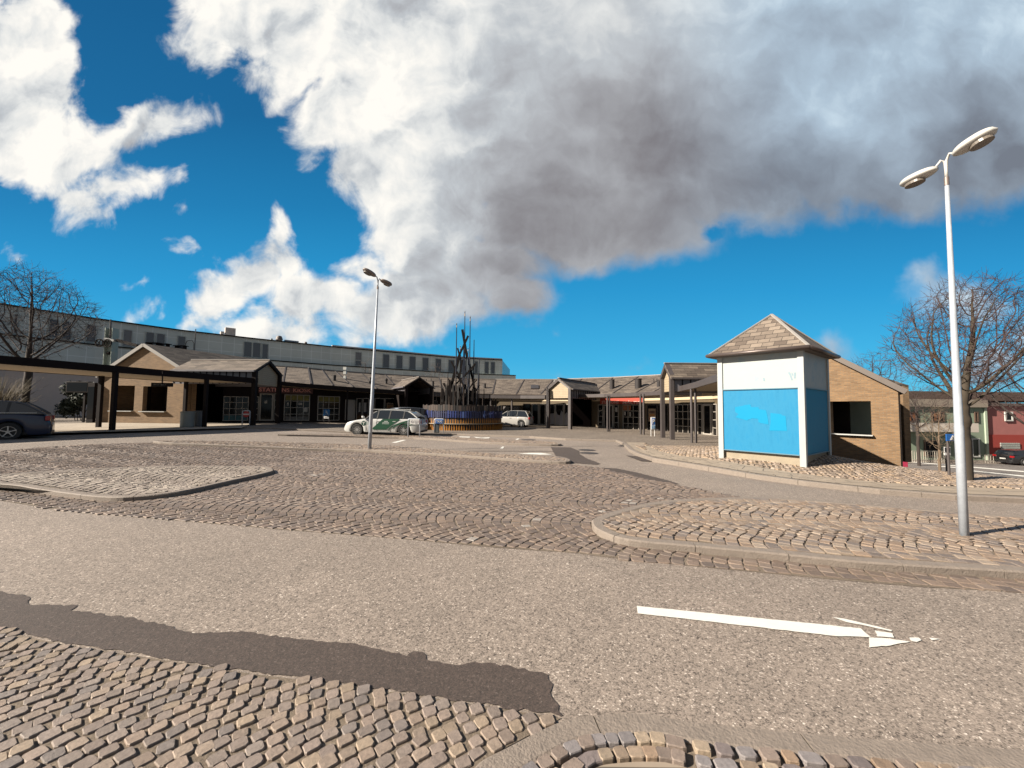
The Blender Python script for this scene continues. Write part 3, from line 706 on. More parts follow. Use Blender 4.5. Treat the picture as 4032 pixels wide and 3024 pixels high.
# the street beyond, down the slope
st = GP([(3545,1850),(3700,1868),(4032,1893),(4600,1930)]) + [Vector((70,20,0)), Vector((70,36,0)), Vector((20,36,0))]
sheet('street', [(13.2,12.4),(17.5,9.5),(75,2),(75,37.8),(26,37.8),(24,28),(18.6,18.5)], .004, STREET)
marking([GP(q) for q in ([(3539,1814),(4032,1855),(4032,1859),(3539,1816)], [(3822,1852),(4032,1873),(4032,1877),(3822,1855)], [(3846,1885),(4032,1905),(4032,1910),(3870,1894)], [(3545,1846),(3629,1854),(3629,1860),(3545,1853)], [(3690,1834),(3800,1842),(3800,1845),(3690,1837)])])

# ================================================================== buildings
def wall_pts(pl):
    return [Vector((p[0], p[1])) for p in pl]
FAC = wall_pts([(-23.4,28.0),(-21.8,29.7),(-20.4,30.9),(-16.6,32.2),(-14.2,34.6),(-11.0,37.6),(-7.0,39.6),(-2.0,40.3),(3.0,39.3),(7.6,36.4),(10.7,33.0),(12.4,29.5),(13.3,25.8),(12.9,22.6)])
def fac(px, inset=0.0, line=FAC):
    "where the sight line through px meets a wall line seen from above; inset moves it towards the plaza"
    d = ray(px, hor(px)); d = Vector((d.x, d.y)); best = None
    for i in range(len(line)-1):
        a, b = line[i], line[i+1]; e = b-a; den = d.x*e.y - d.y*e.x
        if abs(den) < 1e-9: continue
        t = (a.x*e.y - a.y*e.x)/den; s = (a.x*d.y - a.y*d.x)/den
        if t > 0 and -1e-3 <= s <= 1.001 and (best is None or t < best[0]): best = (t, i)
    t, i = best; p = d*t; e = (line[i+1]-line[i]).normalized(); n = Vector((e.y, -e.x))
    return p + n*inset, e, n
def zat(px, py, p): return at(px, py, p.y).z
# ---- the curved, single-storey station building
BZ = [3.75,3.65,3.6,3.5,3.42,3.32,3.24,3.15,3.12,3.1,3.1,3.1,3.1,3.1]       # eaves height at each corner
RZ = [5.5,5.4,5.35,5.25,5.2,5.2,5.15,5.05,5.0,5.0,4.95,4.9,4.9,4.9]
def offset_line(line, d):
    o = []
    for i in range(len(line)):
        t = (line[min(i+1, len(line)-1)]-line[max(i-1, 0)]).normalized(); n = Vector((-t.y, t.x)); o.append(line[i]+n*d)
    return o
st_b = thing('station_building', (-2.0, 40.3, 0), 'long curved single-storey station building with a brown shingled roof round the plaza', 'station building')
EAVE = offset_line(FAC, -.35); RIDGE = offset_line(FAC, 4.3); BACK = offset_line(FAC, 9.0)
wl = MB(); wl2 = MB()
for i in range(len(FAC)-1):
    a, b = FAC[i], FAC[i+1]; m = wl if i < 7 else wl2; a2, b2 = offset_line(FAC, .25)[i], offset_line(FAC, .25)[i+1]
    zb = min(zp(*a), zp(*b)) - .4
    m.hexa([(a.x,a.y,zb),(b.x,b.y,zb),(b2.x,b2.y,zb),(a2.x,a2.y,zb)], [(a.x,a.y,BZ[i]),(b.x,b.y,BZ[i+1]),(b2.x,b2.y,BZ[i+1]),(a2.x,a2.y,BZ[i])])
wl.build('wall', DARKW, st_b)
wl2.build('wall', BOARDO, st_b)['label'] = 'olive brown boarded wall of the right wing'
wb = MB()
for i in range(len(FAC)-1):
    a, b = BACK[i], BACK[i+1]; a2, b2 = offset_line(FAC, 8.7)[i], offset_line(FAC, 8.7)[i+1]
    wb.hexa([(a2.x,a2.y,-1),(b2.x,b2.y,-1),(b.x,b.y,-1),(a.x,a.y,-1)], [(a2.x,a2.y,3.2),(b2.x,b2.y,3.2),(b.x,b.y,3.2),(a.x,a.y,3.2)])
wb.build('rear_wall', BRICK, st_b)
rf = MB(); 
for i in range(len(FAC)-1):
    e0, e1, r0, r1, k0, k1 = EAVE[i], EAVE[i+1], RIDGE[i], RIDGE[i+1], BACK[i], BACK[i+1]
    A = [Vector((e0.x,e0.y,BZ[i]+.05)), Vector((e1.x,e1.y,BZ[i+1]+.05)), Vector((r1.x,r1.y,RZ[i+1])), Vector((r0.x,r0.y,RZ[i]))]
    B = [A[3], A[2], Vector((k1.x,k1.y,3.2)), Vector((k0.x,k0.y,3.2))]
    for q in (A, B): rf.hexa([p-Vector((0,0,.14)) for p in q], q)
roof = rf.build('roof', SHINGLE, st_b)
sm = MB()                                          # lead strips between the facets, and the ridge
for i in range(1, len(FAC)-1):
    e, r = EAVE[i], RIDGE[i]; sm.beam((e.x,e.y,BZ[i]+.07), (r.x,r.y,RZ[i]+.02), .12, .06)
for fr in (.5,):
    for i in range(2, len(FAC)-2):
        e = EAVE[i].lerp(EAVE[i+1], fr); r = RIDGE[i].lerp(RIDGE[i+1], fr); z0 = BZ[i]*.5+BZ[i+1]*.5; z1 = RZ[i]*.5+RZ[i+1]*.5
        sm.beam((e.x,e.y,z0+.07), (r.x,r.y,z1+.02), .10, .05)
sm.build('flashing', M('lead', (.05,.04,.038), .6), roof)
rd = MB()
for i in range(len(FAC)-1):
    rd.beam((RIDGE[i].x,RIDGE[i].y,RZ[i]+.02), (RIDGE[i+1].x,RIDGE[i+1].y,RZ[i+1]+.02), .26, .08)
rd.build('ridge_cap', M('ridge_metal', (.30,.27,.25), .5), roof)
fs = MB()
for i in range(len(FAC)-1):
    fs.beam((EAVE[i].x,EAVE[i].y,BZ[i]-.12), (EAVE[i+1].x,EAVE[i+1].y,BZ[i+1]-.12), .06, .24)
fs.build('fascia', DARKM, st_b)
# pale board under the right-hand eaves that catches the sun
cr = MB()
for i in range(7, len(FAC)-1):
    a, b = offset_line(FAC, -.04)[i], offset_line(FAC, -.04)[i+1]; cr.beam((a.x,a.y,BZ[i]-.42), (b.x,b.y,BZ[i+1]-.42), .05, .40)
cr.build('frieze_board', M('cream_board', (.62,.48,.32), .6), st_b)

def window(px0, px1, py0, py1, cols, rows, parent=st_b, line=FAC, inset=.05, frame=FRAME, glass=GLASS, fw=.055, name='window', pane_name='pane', label=None, bars=.042):
    a, e, n = fac(px0, inset, line); b, _, _ = fac(px1, inset, line); m = (a+b)/2
    pm = (px0+px1)/2; z1 = zat(pm, py0, m); z0 = zat(pm, py1, m)
    e = (b-a).normalized(); n = Vector((e.y, -e.x)); L = (b-a).length
    Q = lambda s, z, d=0: Vector((a.x+e.x*s+n.x*d, a.y+e.y*s+n.y*d, z))
    gl = MB(); gl.hexa([Q(fw,z0+fw,-.03), Q(L-fw,z0+fw,-.03), Q(L-fw,z0+fw,-.045), Q(fw,z0+fw,-.045)][::1], [Q(fw,z1-fw,-.03), Q(L-fw,z1-fw,-.03), Q(L-fw,z1-fw,-.045), Q(fw,z1-fw,-.045)])
    fr = MB()
    up = (0,0,1); nv = (n.x, n.y, 0)
    for s in (fw/2, L-fw/2): fr.beam(Q(s,z0,0), Q(s,z1,0), fw, .07, nv)
    for z in (z0+fw/2, z1-fw/2): fr.beam(Q(fw,z,0), Q(L-fw,z,0), .07, fw)
    for c in range(1, cols): s = L*c/cols; fr.beam(Q(s,z0+fw,-.004), Q(s,z1-fw,-.004), bars, .05, nv)
    for r in range(1, rows): z = z0+(z1-z0)*r/rows; fr.beam(Q(fw,z,-.002), Q(L-fw,z,-.002), .05, bars)
    f = fr.build(name, frame, parent)
    if label: f['label'] = label
    gl.build(pane_name, glass, f)
    return f, Q, L, z0, z1
window(878,978,1561,1657,4,4); window(999,1020,1561,1656,1,4); window(1022,1077,1549,1657,1,1,name='door',fw=.11); window(1079,1102,1549,1656,1,4)
window(1119,1220,1554,1656,4,4); window(1249,1336,1560,1656,4,4)
WDOOR = M('pale_door', (.44,.40,.36), .6)
window(1358,1397,1574,1655,1,1,name='door',glass=WDOOR,fw=.07,pane_name='door_leaf')
window(1402,1425,1568,1655,1,1,name='door',fw=.05); window(1427,1450,1568,1655,1,1,name='door',fw=.05)
window(1473,1512,1568,1655,1,1); window(1514,1556,1568,1655,1,1)
window(1677,1721,1577,1660,2,1)
BLIND = M('grey_blind', (.22,.20,.19), .6)
window(1975,2009,1595,1672,1,1,name='door',glass=BLIND,frame=DARKM,pane_name='door_leaf'); window(2018,2046,1596,1672,1,1,glass=BLIND,frame=GREYF)
window(2060,2088,1590,1673,1,1,frame=DARKM); window(2093,2122,1590,1673,1,1,name='door',fw=.10); window(2124,2150,1590,1673,1,1,name='door',fw=.10)
FILM = M('frosted_film', (.34,.32,.33), .3)
f_, Q_, L_, za, zb_ = window(2164,2185,1591,1676,1,2,glass=GLASS); window(2187,2221,1591,1676,1,1,name='door',fw=.09,glass=GLASS); window(2223,2241,1591,1676,1,2)
fm = MB(); a0, e0, n0 = fac(2165,.04); b0, _, _ = fac(2240,.04)
pm_ = [(0,0),(1,0),(1,.62),(.86,.66),(.80,.5),(.62,.78),(.55,.5),(.42,.55),(.33,.8),(.25,.62),(0,.58)]
zA, zB = zat(2203,1672,(a0+b0)/2), zat(2203,1600,(a0+b0)/2)
fm.prism([Vector((a0.x+(b0.x-a0.x)*u, a0.y+(b0.y-a0.y)*u, zA+(zB-zA)*v)) for u, v in pm_], Vector((n0.x, n0.y, 0))*.004)
fm.build('window_film', FILM, st_b)
window(2356,2376,1593,1685,1,4); window(2378,2416,1593,1687,1,1,name='door',fw=.12); window(2418,2437,1593,1688,1,4)
window(2454,2538,1593,1693,4,4); window(2550,2590,1593,1700,1,1,frame=GREYF); window(2592,2632,1593,1702,1,1,frame=GREYF)
window(2651,2733,1592,1707,4,4); window(2749,2767,1590,1713,1,4); window(2769,2805,1590,1715,1,1,name='door',fw=.14); window(2807,2826,1590,1717,1,4)

def onface(px0, px1, py0, py1, inset, mat, name, parent, t=.012, label=None):
    a, _, _ = fac(px0, inset); b, _, _ = fac(px1, inset); m = (a+b)/2; pm = (px0+px1)/2
    z1 = zat(pm, py0, m); z0 = zat(pm, py1, m); e = (b-a).normalized(); n = Vector((e.y, -e.x)); mb = MB()
    mb.hexa([(a.x,a.y,z0),(b.x,b.y,z0),(b.x-n.x*t,b.y-n.y*t,z0),(a.x-n.x*t,a.y-n.y*t,z0)][::1], [(a.x,a.y,z1),(b.x,b.y,z1),(b.x-n.x*t,b.y-n.y*t,z1),(a.x-n.x*t,a.y-n.y*t,z1)])
    o = mb.build(name, mat, parent)
    if label: o['label'] = label
    return o, a, b, z0, z1, e, n
# text helper
def text(body, name, mat, parent, origin, e, n, height, width=None, up=Vector((0,0,1)), depth=.006, align='LEFT', bold=0.0, shear=0.0):
    c = bpy.data.curves.new(name, 'FONT'); c.body = body; c.extrude = depth/2; c.offset = bold; c.shear = shear; c.resolution_u = 3
    to = bpy.data.objects.new('t', c); COL.objects.link(to); bpy.context.view_layer.update()
    me = bpy.data.meshes.new_from_object(to.evaluated_get(bpy.context.evaluated_depsgraph_get())); bpy.data.objects.remove(to)
    v = np.zeros(len(me.vertices)*3); me.vertices.foreach_get('co', v); v = v.reshape(-1, 3)
    x0, x1 = v[:,0].min(), v[:,0].max(); y0, y1 = v[:,1].min(), v[:,1].max()
    sy = height/(y1-y0); sx = width/(x1-x0) if width else sy
    e, n = Vector((e[0], e[1], e[2] if len(e) > 2 else 0)), Vector((n[0], n[1], n[2] if len(n) > 2 else 0)); og = ORG.get(parent.name, Vector((0,0,0))) if parent else Vector((0,0,0))
    W_ = (x1-x0)*sx; sh_ = -W_/2 if align == 'CENTER' else 0
    new = np.array([tuple(Vector(origin)-og + e*((a-x0)*sx+sh_) + up*((b-y0)*sy) + n*(z_+depth/2)) for a, b, z_ in v])
    me.vertices.foreach_set('co', new.ravel()); me.name = name; me.materials.clear(); me.materials.append(mat); me.update()
    o = bpy.data.objects.new(name, me); COL.objects.link(o)
    if parent: o.parent = parent
    return o
# shop signs
def shop_sign(words, px0, px1, py0, py1, board, ink, label, inset, tx0, tx1, ty0, ty1, shear=0):
    a, _, _ = fac((px0+px1)/2, inset)
    root = thing('shop_sign', (a.x, a.y, zat((px0+px1)/2, py1, a)), label, 'sign')
    o, a, b, z0, z1, e, n = onface(px0, px1, py0, py1, inset, board, 'board', root, t=.05)
    for wd, u0, u1 in words:
        L = (b-a).length; p = a + (b-a)*u0
        text(wd, 'lettering', ink, root, (p.x+n.x*.004, p.y+n.y*.004, z0+(z1-z0)*ty0), e, n, (z1-z0)*(ty1-ty0), L*(u1-u0), bold=.012, shear=shear)
    return root
shop_sign([('STATIONS', .01, .56), ('KIOSK', .63, .97)], 1018, 1226, 1523, 1549, M('oxblood_board', (.075,.012,.010), .5), M('faded_pink_letter', (.85,.36,.30), .5),
          'dark red shop sign reading STATIONS KIOSK in faded pink capitals above the kiosk door', .22, 0, 1, .22, .80)
RED = M('orange_red_board', (.40,.035,.010), .6)
shop_sign([('STATIONS', .04, .46), ('MÅLTID', .55, .97)], 2366, 2536, 1567, 1591, RED, M('pink_serif_letter', (.80,.52,.45), .5),
          'orange red shop sign reading STATIONS MÅLTID under the right-hand canopy', .12, 0, 1, .06, .56, .15)
# roof furniture
def roofpt(px, py):
    for i in range(len(FAC)-1):
        p0 = Vector((EAVE[i].x,EAVE[i].y,BZ[i]+.05)); p1 = Vector((EAVE[i+1].x,EAVE[i+1].y,BZ[i+1]+.05)); r1 = Vector((RIDGE[i+1].x,RIDGE[i+1].y,RZ[i+1]))
        n = (p1-p0).cross(r1-p0).normalized(); h = hit(px, py, p0, n); r0 = Vector((RIDGE[i].x,RIDGE[i].y,RZ[i]))
        if h.y > 5 and inpoly([h.x], [h.y], [p0, p1, r1, r0])[0]: return h
    a, e, n = fac(px); return Vector((a.x-n.x*2, a.y-n.y*2, 4.1))
def vent(px, py0, py1, wpx, kind='chimney', mat=None, cowl=False):
    p = roofpt(px, py1-3); s = p.y/FPX; h = (py1-py0)*s; r = wpx*s/2; mb = MB()
    if cowl: prof = [(r*.8,-.3),(r*.8,h*.55),(r*1.05,h*.55),(r*1.1,h*.75),(r*.8,h*.8),(r*.8,h*.9),(r*.5,h)]
    else: prof = [(r,-.3),(r,h*.93),(r*1.08,h*.93),(r*1.08,h),(r*.9,h)]
    mb.lathe(p, prof, 16); return mb.build(kind, mat or M('sooty_metal', (.018,.012,.012), .7), roof, smooth=False)
for a in ((1316,1480,1501,13),(1459,1489,1511,11),(1704,1504,1524,10),(1908.5,1513,1530,10),(2410,1497,1533,19),(2513,1494,1529,26),(2594,1501,1524,15)): vent(*a)
vent(1520.5,1492,1513,12,cowl=True)
for a in ((1539,1487,1499,3.5),(1679,1495,1503,3),(1697,1495,1503,3),(2574.5,1494,1507,3.5),(2586.5,1494,1506,3.5)): vent(*a, kind='vent_pipe')
p_ = roofpt(2106,1532); q_ = roofpt(2106,1519); e_ = fac(2106)[1]; mb = MB()
ev = Vector((e_.x,e_.y,0))*.42; up_ = Vector((-.01,0,.10))
mb.hexa([p_-ev, p_+ev, q_+ev, q_-ev], [p_-ev+up_, p_+ev+up_, q_+ev+up_, q_-ev+up_]); mb.build('skylight', M('skylight_glass', (.03,.022,.02), .25), roof)
p_ = roofpt(2187,1509); mb = MB(); mb.box(p_+Vector((0,0,.1)), (.32,.3,.42)); mb.build('vent_box', WHITE, roof)
# weather instrument standing on the eaves
p_ = roofpt(1388,1526); s_ = p_.y/FPX
ins = thing('roof_antenna', p_, 'white boxy instrument on a short tripod mast at the left roof edge', 'antenna')
mb = MB(); mb.tube([p_, p_+Vector((0,0,52*s_))], .04, 8); mb.tube([p_+Vector((0,0,18*s_)), p_+Vector((.35,.1,-.1))], .025, 6); mb.tube([p_+Vector((0,0,18*s_)), p_+Vector((-.1,.4,.1))], .025, 6); mb.build('mast', LGREY, ins)
for dz, w_ in ((.35,.18),(.78,.22),(1.18,.25)):
    mb = MB(); mb.box(p_+Vector((0,-.05,dz)), (w_*1.2, .2, .26)); mb.build('sensor_box', WHITE, ins)

# ---- gabled porches
def porch(A, B, depth_dir, depth, he, hr, post_h0, gable_z, label, posts=True, open_=False, side_panel=True, pw=.26, col=GREYF, tread=.1):
    "A, B: feet of the two front posts; depth_dir: unit vector from the front into the building"
    A, B = Vector(A), Vector(B); m = (A+B)/2; dd = Vector((depth_dir[0], depth_dir[1])).normalized(); e = (B-A).normalized(); n = -dd
    r = thing('gabled_porch', (m.x, m.y, zp(m.x, m.y)), label, 'porch', 'gabled porches on the station front')
    P3 = lambda p, z: Vector((p.x, p.y, z))
    for p in (A, B):
        mb = MB(); mb.box(((p.x, p.y, (he+zp(p.x,p.y)-.1)/2)), (pw, pw, he-zp(p.x,p.y)+.1), math.atan2(e.y, e.x)); mb.build('post', col, r, bevel=.008)
    # rafters framing the gable
    mb = MB(); top = P3(m, hr)
    for p in (A, B): mb.beam(P3(p, he), top, .2, .24, up=(n.x, n.y, 0.01))
    mb.build('barge_board', col, r)
    # gable infill
    gm = MB(); q = [P3(A+e*pw*.5, gable_z), P3(B-e*pw*.5, gable_z), P3(B-e*pw*.5, he-.02), P3(m, hr-.14), P3(A+e*pw*.5, he-.02)]
    if not open_: gm.prism([x+Vector((dd.x,dd.y,0))*.08 for x in q], Vector((dd.x,dd.y,0))*.05); gm.build('gable_boarding', BOARD, r)
    # side walls under the eaves, then the roof
    ov = .22
    k = int(depth/.45)
    for p, sgn in ((A,-1),(B,1)):
        sd = MB(); q0, q1 = p+dd*.1, p+dd*depth; sd.beam(P3(q0, (he+gable_z)/2-.02), P3(q1, (he+gable_z)/2-.02), .08, he-gable_z)
        sd.cur = 1
        for i in range(k+1):
            c = p+dd*(.12+i*.45)+e*sgn*.05; sd.beam(P3(c, gable_z), P3(c, he-.05), .05, .04, up=(e.x,e.y,0))
        sd.build('side_panel', [M('zinc_panel', (.16,.15,.165), .45), DARKM], r)
    rm = MB()
    for p, sgn in ((A,-1),(B,1)):
        lo = p+e*sgn*ov; zlo = he - (hr-he)/((B-A).length/2)*ov + .12
        a_, b_, c_, d_ = P3(lo-dd*.12, zlo), P3(lo+dd*depth, zlo), P3(m+dd*depth, hr+.12), P3(m-dd*.12, hr+.12)
        qq = [a_, b_, c_, d_] if sgn < 0 else [d_, c_, b_, a_]
        rm.hexa([x-Vector((0,0,.10)) for x in qq], qq)
    rf_ = rm.build('roof', SHINGLE, r)
    tr = MB(); tr.beam(P3(m-dd*.14, hr+.14), P3(m+dd*depth, hr+.14), .2, .05); tr.build('ridge_cap', MATS['ridge_metal'], rf_)
    for p, sgn in ((A,-1),(B,1)):
        lo = p+e*sgn*(ov+.05); zlo = he - (hr-he)/((B-A).length/2)*ov + .06
        g_ = MB(); g_.beam(P3(lo-dd*.1, zlo), P3(lo+dd*depth, zlo), .12, .1); g_.build('gutter', col if col is not DARKM else MATS['zinc_panel'], rf_)
    # dark passage walls behind
    if open_:
        ps = MB()
        for p in (A, B):
            q0, q1 = p+dd*.5, p+dd*(depth); ps.beam(P3(q0, (gable_z+0)/2), P3(q1, (gable_z+0)/2), .1, gable_z+.2)
        ps.build('passage_wall', DARKW, r)
    return r
pA, pB = G(995,1674,.1), G(1093,1667,.1)
porch((pA.x,pA.y), (pB.x,pB.y), (-1,.05), 5.6, 4.03, 4.8, 0, 3.15, 'long porch with dark gable frame beside the kiosk window, end of the left canopy', col=DARKM)
cA = Vector((-8.3,34.9)); dv = Vector((-.53,.85))
porch(cA-Vector((.85,.53))*1.15, cA+Vector((.85,.53))*1.15, dv, 5.2, 3.6, 4.35, 0, 2.9, 'open dark gabled porch behind the silver car', open_=True, col=DARKM)
pA, pB = G(2158,1685.5,.1), G(2245,1690,.1)
porch((pA.x,pA.y), (pB.x,pB.y), (.57,.82), 7.5, 3.42, 4.18, 0, 2.62, 'grey framed gabled porch to the right of the white hatchback')
pA, pB = G(2610,1722.5,.1), G(2647,1730,.1)
porch((pA.x,pA.y), (pB.x,pB.y), (1,-.02), 5.0, 3.58, 4.25, 0, 2.75, 'gabled porch seen nearly edge-on beside the blue parking board', pw=.22)
# black slabs stand in for the unlit passages behind the first and third porch
def darkbox(px0, px1, py0, py1, inset): onface(px0, px1, py0, py1, inset, M('passage_shade_black', (.002,.0015,.0015), .95, var=0, spec=0), 'passage_shade', st_b, t=.3)
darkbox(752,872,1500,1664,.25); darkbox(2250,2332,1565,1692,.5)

# ---- flat walkway canopies
def canopy(line, tops, depth, thick, label, post_feet, posts_r=.07, fas=DARKM, soffit=BOARD, group='flat canopies over the station walk', square=False):
    q = wall_pts(line); m = q[len(q)//2]
    r = thing('walkway_canopy', (m.x, m.y, zp(m.x, m.y)), label, 'canopy', group)
    t0 = [ (q[min(i+1,len(q)-1)]-q[max(i-1,0)]).normalized() for i in range(len(q))]
    bk = [q[i]+Vector((-t0[i].y, t0[i].x))*depth for i in range(len(q))]
    s = MB(); f = MB(); d = MB()
    for i in range(len(q)-1):
        P4 = lambda z: [Vector((q[i].x,q[i].y,tops[i]+z)), Vector((q[i+1].x,q[i+1].y,tops[i+1]+z)), Vector((bk[i+1].x,bk[i+1].y,tops[i+1]+z)), Vector((bk[i].x,bk[i].y,tops[i]+z))]
        s.hexa(P4(-thick+.02), P4(-thick+.06)); d.hexa(P4(-.10), P4(-.03))
        for L_ in (q, bk): f.beam((L_[i].x,L_[i].y,tops[i]-thick/2), (L_[i+1].x,L_[i+1].y,tops[i+1]-thick/2), .08, thick)
    for i in (0, len(q)-1): f.beam((q[i].x,q[i].y,tops[i]-thick/2), (bk[i].x,bk[i].y,tops[i]-thick/2), .08, thick-.01)
    s.build('soffit', soffit, r); f.build('fascia', fas, r); d.build('deck', fas, r)
    for (x, y, ztop) in post_feet:
        mb = MB(); z0 = zp(x, y)-.05
        if square: mb.box((x, y, (z0+ztop)/2), (posts_r*2, posts_r*2, ztop-z0))
        else: mb.tube([(x,y,z0),(x,y,ztop)], posts_r, 10)
        mb.build('post', fas, r)
    return r
a_, b_ = G(441,1694,.1), G(995,1674,.1); dL = Vector((b_.x-a_.x, b_.y-a_.y)); uL = dL.normalized()
A2 = Vector((a_.x,a_.y)); B2 = Vector((b_.x,b_.y))
st0 = A2-uL*9.5; ptsL = [st0, A2, B2+uL*.2]
def ztop_at(px, py, p): return at(px, py, p.y).z
feet = []
t1_ = ztop_at(441,1440,A2); t2_ = ztop_at(992,1489,B2); slope_ = (t2_-t1_)/dL.length; t0_ = t1_-slope_*9.5
print('left canopy', A2, B2, t1_, t2_)
step = 4.15; nL = Vector((-uL.y, uL.x))
for k in range(-2, 2):
    p = A2+uL*step*k
    if (p-A2).length < 8.7 or k >= 0: feet.append((p.x, p.y, t1_+slope_*step*k-.3))
bq = G(529,1670,.1); dep = (Vector((bq.x,bq.y))-A2).dot(nL)
dep = min(dep, 3.8)
for k in range(-2, 2):
    p = A2+uL*(step*k+1.2)+nL*dep; feet.append((p.x, p.y, t1_+slope_*step*k-.3))
canopy([tuple(p) for p in ptsL], [t0_, t1_, t2_], dep+.5, .34, 'long dark canopy on slim posts over the platform walk at the left', feet, .085, square=True)
p1r = G(1093,1667,.1)
canopy([(p1r.x,p1r.y),(-13.6,32.2),(-9.4,34.3)], [3.55,3.33,3.15], 2.0, .30, 'dark canopy between the long left porch and the open porch', [(-13.6,32.3,3.1)], .07)
canopy([(-7.2,35.6),(-4.6,36.5),(-2,36.9),(.8,36.4),(3.0,35.3)], [3.08,3.0,2.98,2.96,2.95], 2.6, .30, 'canopy behind the pole sculpture and the white hatchback', [(-2.0,37.0,2.75),(.0,36.75,2.75),(-1.6,39,2.8)], .09, fas=GREYF)
c3 = [(5.2,33.6),(7.3,30.8),(8.8,27.6),(9.45,24.7)]
f3 = [(*G(2392,1699,.1)[:2],2.75), (*G(2400,1699,.1)[:2],2.75), (*G(2523,1710,.1)[:2],2.75), (*G(2535,1711,.1)[:2],2.75)]
canopy(c3, [2.97,2.95,2.93,2.92], 2.9, .26, 'grey edged canopy in front of the orange red shop sign', f3, .065, fas=GREYF)
f4 = [(8.9,19.4,2.85),(9.2,19.6,2.85)]
canopy([(9.45,22.6),(8.75,18.6),(8.0,15.6),(7.55,13.6)], [3.02,3.04,3.06,3.07], 3.0, .28, 'grey edged canopy running out towards the blue and white tower', f4, .06, fas=GREYF)
# notice lamp and dark hanging signs under the canopies
def hang(px0, px1, py0, py1, Y, label, name='hanging_sign', mat=DARKM, drop=.35, txt=None):
    a = at(px0, py0, Y); b = at(px1, py1, Y); c = (a+b)/2
    r = thing(name, (c.x, Y, b.z), label, 'sign')
    mb = MB(); mb.box(c, (abs(b.x-a.x), .09, abs(a.z-b.z))); mb.build('board', mat, r, bevel=.006)
    mb = MB(); mb.tube([(c.x, Y, a.z), (c.x, Y, a.z+drop)], .03, 6); mb.build('hanger', DARKM, r)
    return r, a, b, c
r_, a, b, c = hang(598,679,1507,1523,20.5,'black hanging sign under the left canopy in front of the brick gable',drop=.6)
text('Perron  Spor 1', 'lettering', M('dim_letter', (.2,.19,.17), .5), r_, (a.x+.15, 20.5-.052, b.z+.05), (1,0,0), (0,-1,0), .10)

# ---- brick shelters at both ends of the building
def gable_house(A, B, apex_u, zbase, ze0, ze1, za, back, length, openings, label, roof_ext=.25, t=.3, slen=(None,None), verge=None):
    A, B = Vector(A), Vector(B); L = (B-A).length; e = (B-A)/L; bk = Vector(back).normalized(); n = -bk
    m = (A+B)/2; r = thing('brick_shelter', (m.x, m.y, zbase), label, 'brick building', 'brick end buildings of the station')
    P3 = lambda s, z, d=0: Vector((A.x+e.x*s+bk.x*d, A.y+e.y*s+bk.y*d, z)); pk = Vector((-e.y, e.x)); PP = lambda s, z, d=0: Vector((A.x+e.x*s+pk.x*d, A.y+e.y*s+pk.y*d, z))
    ztop = lambda s: ze0+(za-ze0)*s/(apex_u*L) if s < apex_u*L else za+(ze1-za)*(s-apex_u*L)/(L-apex_u*L)
    xs = sorted({0, L, apex_u*L, *[v for o in openings for v in o[:2]]}); wm = MB()
    for i in range(len(xs)-1):
        s0, s1 = xs[i], xs[i+1]; op = [o for o in openings if o[0] <= s0+1e-6 and o[1] >= s1-1e-6]
        spans = [(None, None)] if not op else [(None, op[0][2]), (op[0][3], None)]
        for lo, hi in spans:
            z0 = zbase-1.5 if lo is None else lo
            h0 = ztop(s0) if hi is None else hi; h1 = ztop(s1) if hi is None else hi
            wm.hexa([PP(s0,z0), PP(s1,z0), PP(s1,z0,t), PP(s0,z0,t)], [PP(s0,h0), PP(s1,h1), PP(s1,h1,t), PP(s0,h0,t)])
    wm.build('gable_wall', BRICK, r)
    for s, ze, sl in ((.15, ze0, slen[0]), (L-.15, ze1, slen[1])):
        sw = MB(); sw.beam(P3(s,(zbase-1.5+ze)/2,t), P3(s,(zbase-1.5+ze)/2,sl or length), t, ze-zbase+1.5-.1); sw.build('side_wall', BRICK, r)
    rm = MB()
    for (s0, z0, s1, z1) in ((-roof_ext, ze0-(za-ze0)/(apex_u*L)*roof_ext, apex_u*L, za), (apex_u*L, za, L+roof_ext, ze1-(za-ze1)/(L-apex_u*L)*roof_ext)):
        q = [P3(s0,z0+.05,-.12), P3(s1,z1+.05,-.12), P3(s1,z1+.05,length), P3(s0,z0+.05,length)]
        rm.hexa(q, [x+Vector((0,0,.13)) for x in q])
    rf_ = rm.build('roof', SHINGLE, r)
    bb = MB()
    for (s0, z0, s1, z1) in ((-roof_ext, ze0-(za-ze0)/(apex_u*L)*roof_ext, apex_u*L, za), (apex_u*L, za, L+roof_ext, ze1-(za-ze1)/(L-apex_u*L)*roof_ext)):
        bb.beam(P3(s0,z0+.10,-.16), P3(s1,z1+.10,-.16), .06, .22)
    bb.build('verge_board', verge or M('verge_grey', (.27,.25,.23), .6), rf_)
    for (s0, s1, z0, z1) in openings:
        sl = MB(); sl.beam(P3(s0-.05,z0+.02,-.06), P3(s1+.05,z0+.02,-.06), .3, .05); sl.build('sill', LGREY, r)
    return r, P3
A_ = at(390,1667,27.2); B_ = at(732,1665,26.7); L_ = (Vector(B_[:2])-Vector(A_[:2])).length
eu = (Vector(B_[:2])-Vector(A_[:2]))/L_
def s_of(px):
    p, _, _ = fac(px, 0, wall_pts([A_[:2], B_[:2]])); return (p-Vector(A_[:2])).length, p
ops = []
for x0, x1, y0, y1 in ((441,527,1518,1620),(560,656,1521,1622)):
    s0, q0 = s_of(x0); s1, q1 = s_of(x1); ops.append((s0, s1, zat((x0+x1)/2, y1, (q0+q1)/2), zat((x0+x1)/2, y0, (q0+q1)/2)))
sa, qa = s_of(561); za_ = zat(561,1364,qa)
bkL = Vector((-eu.y, eu.x))
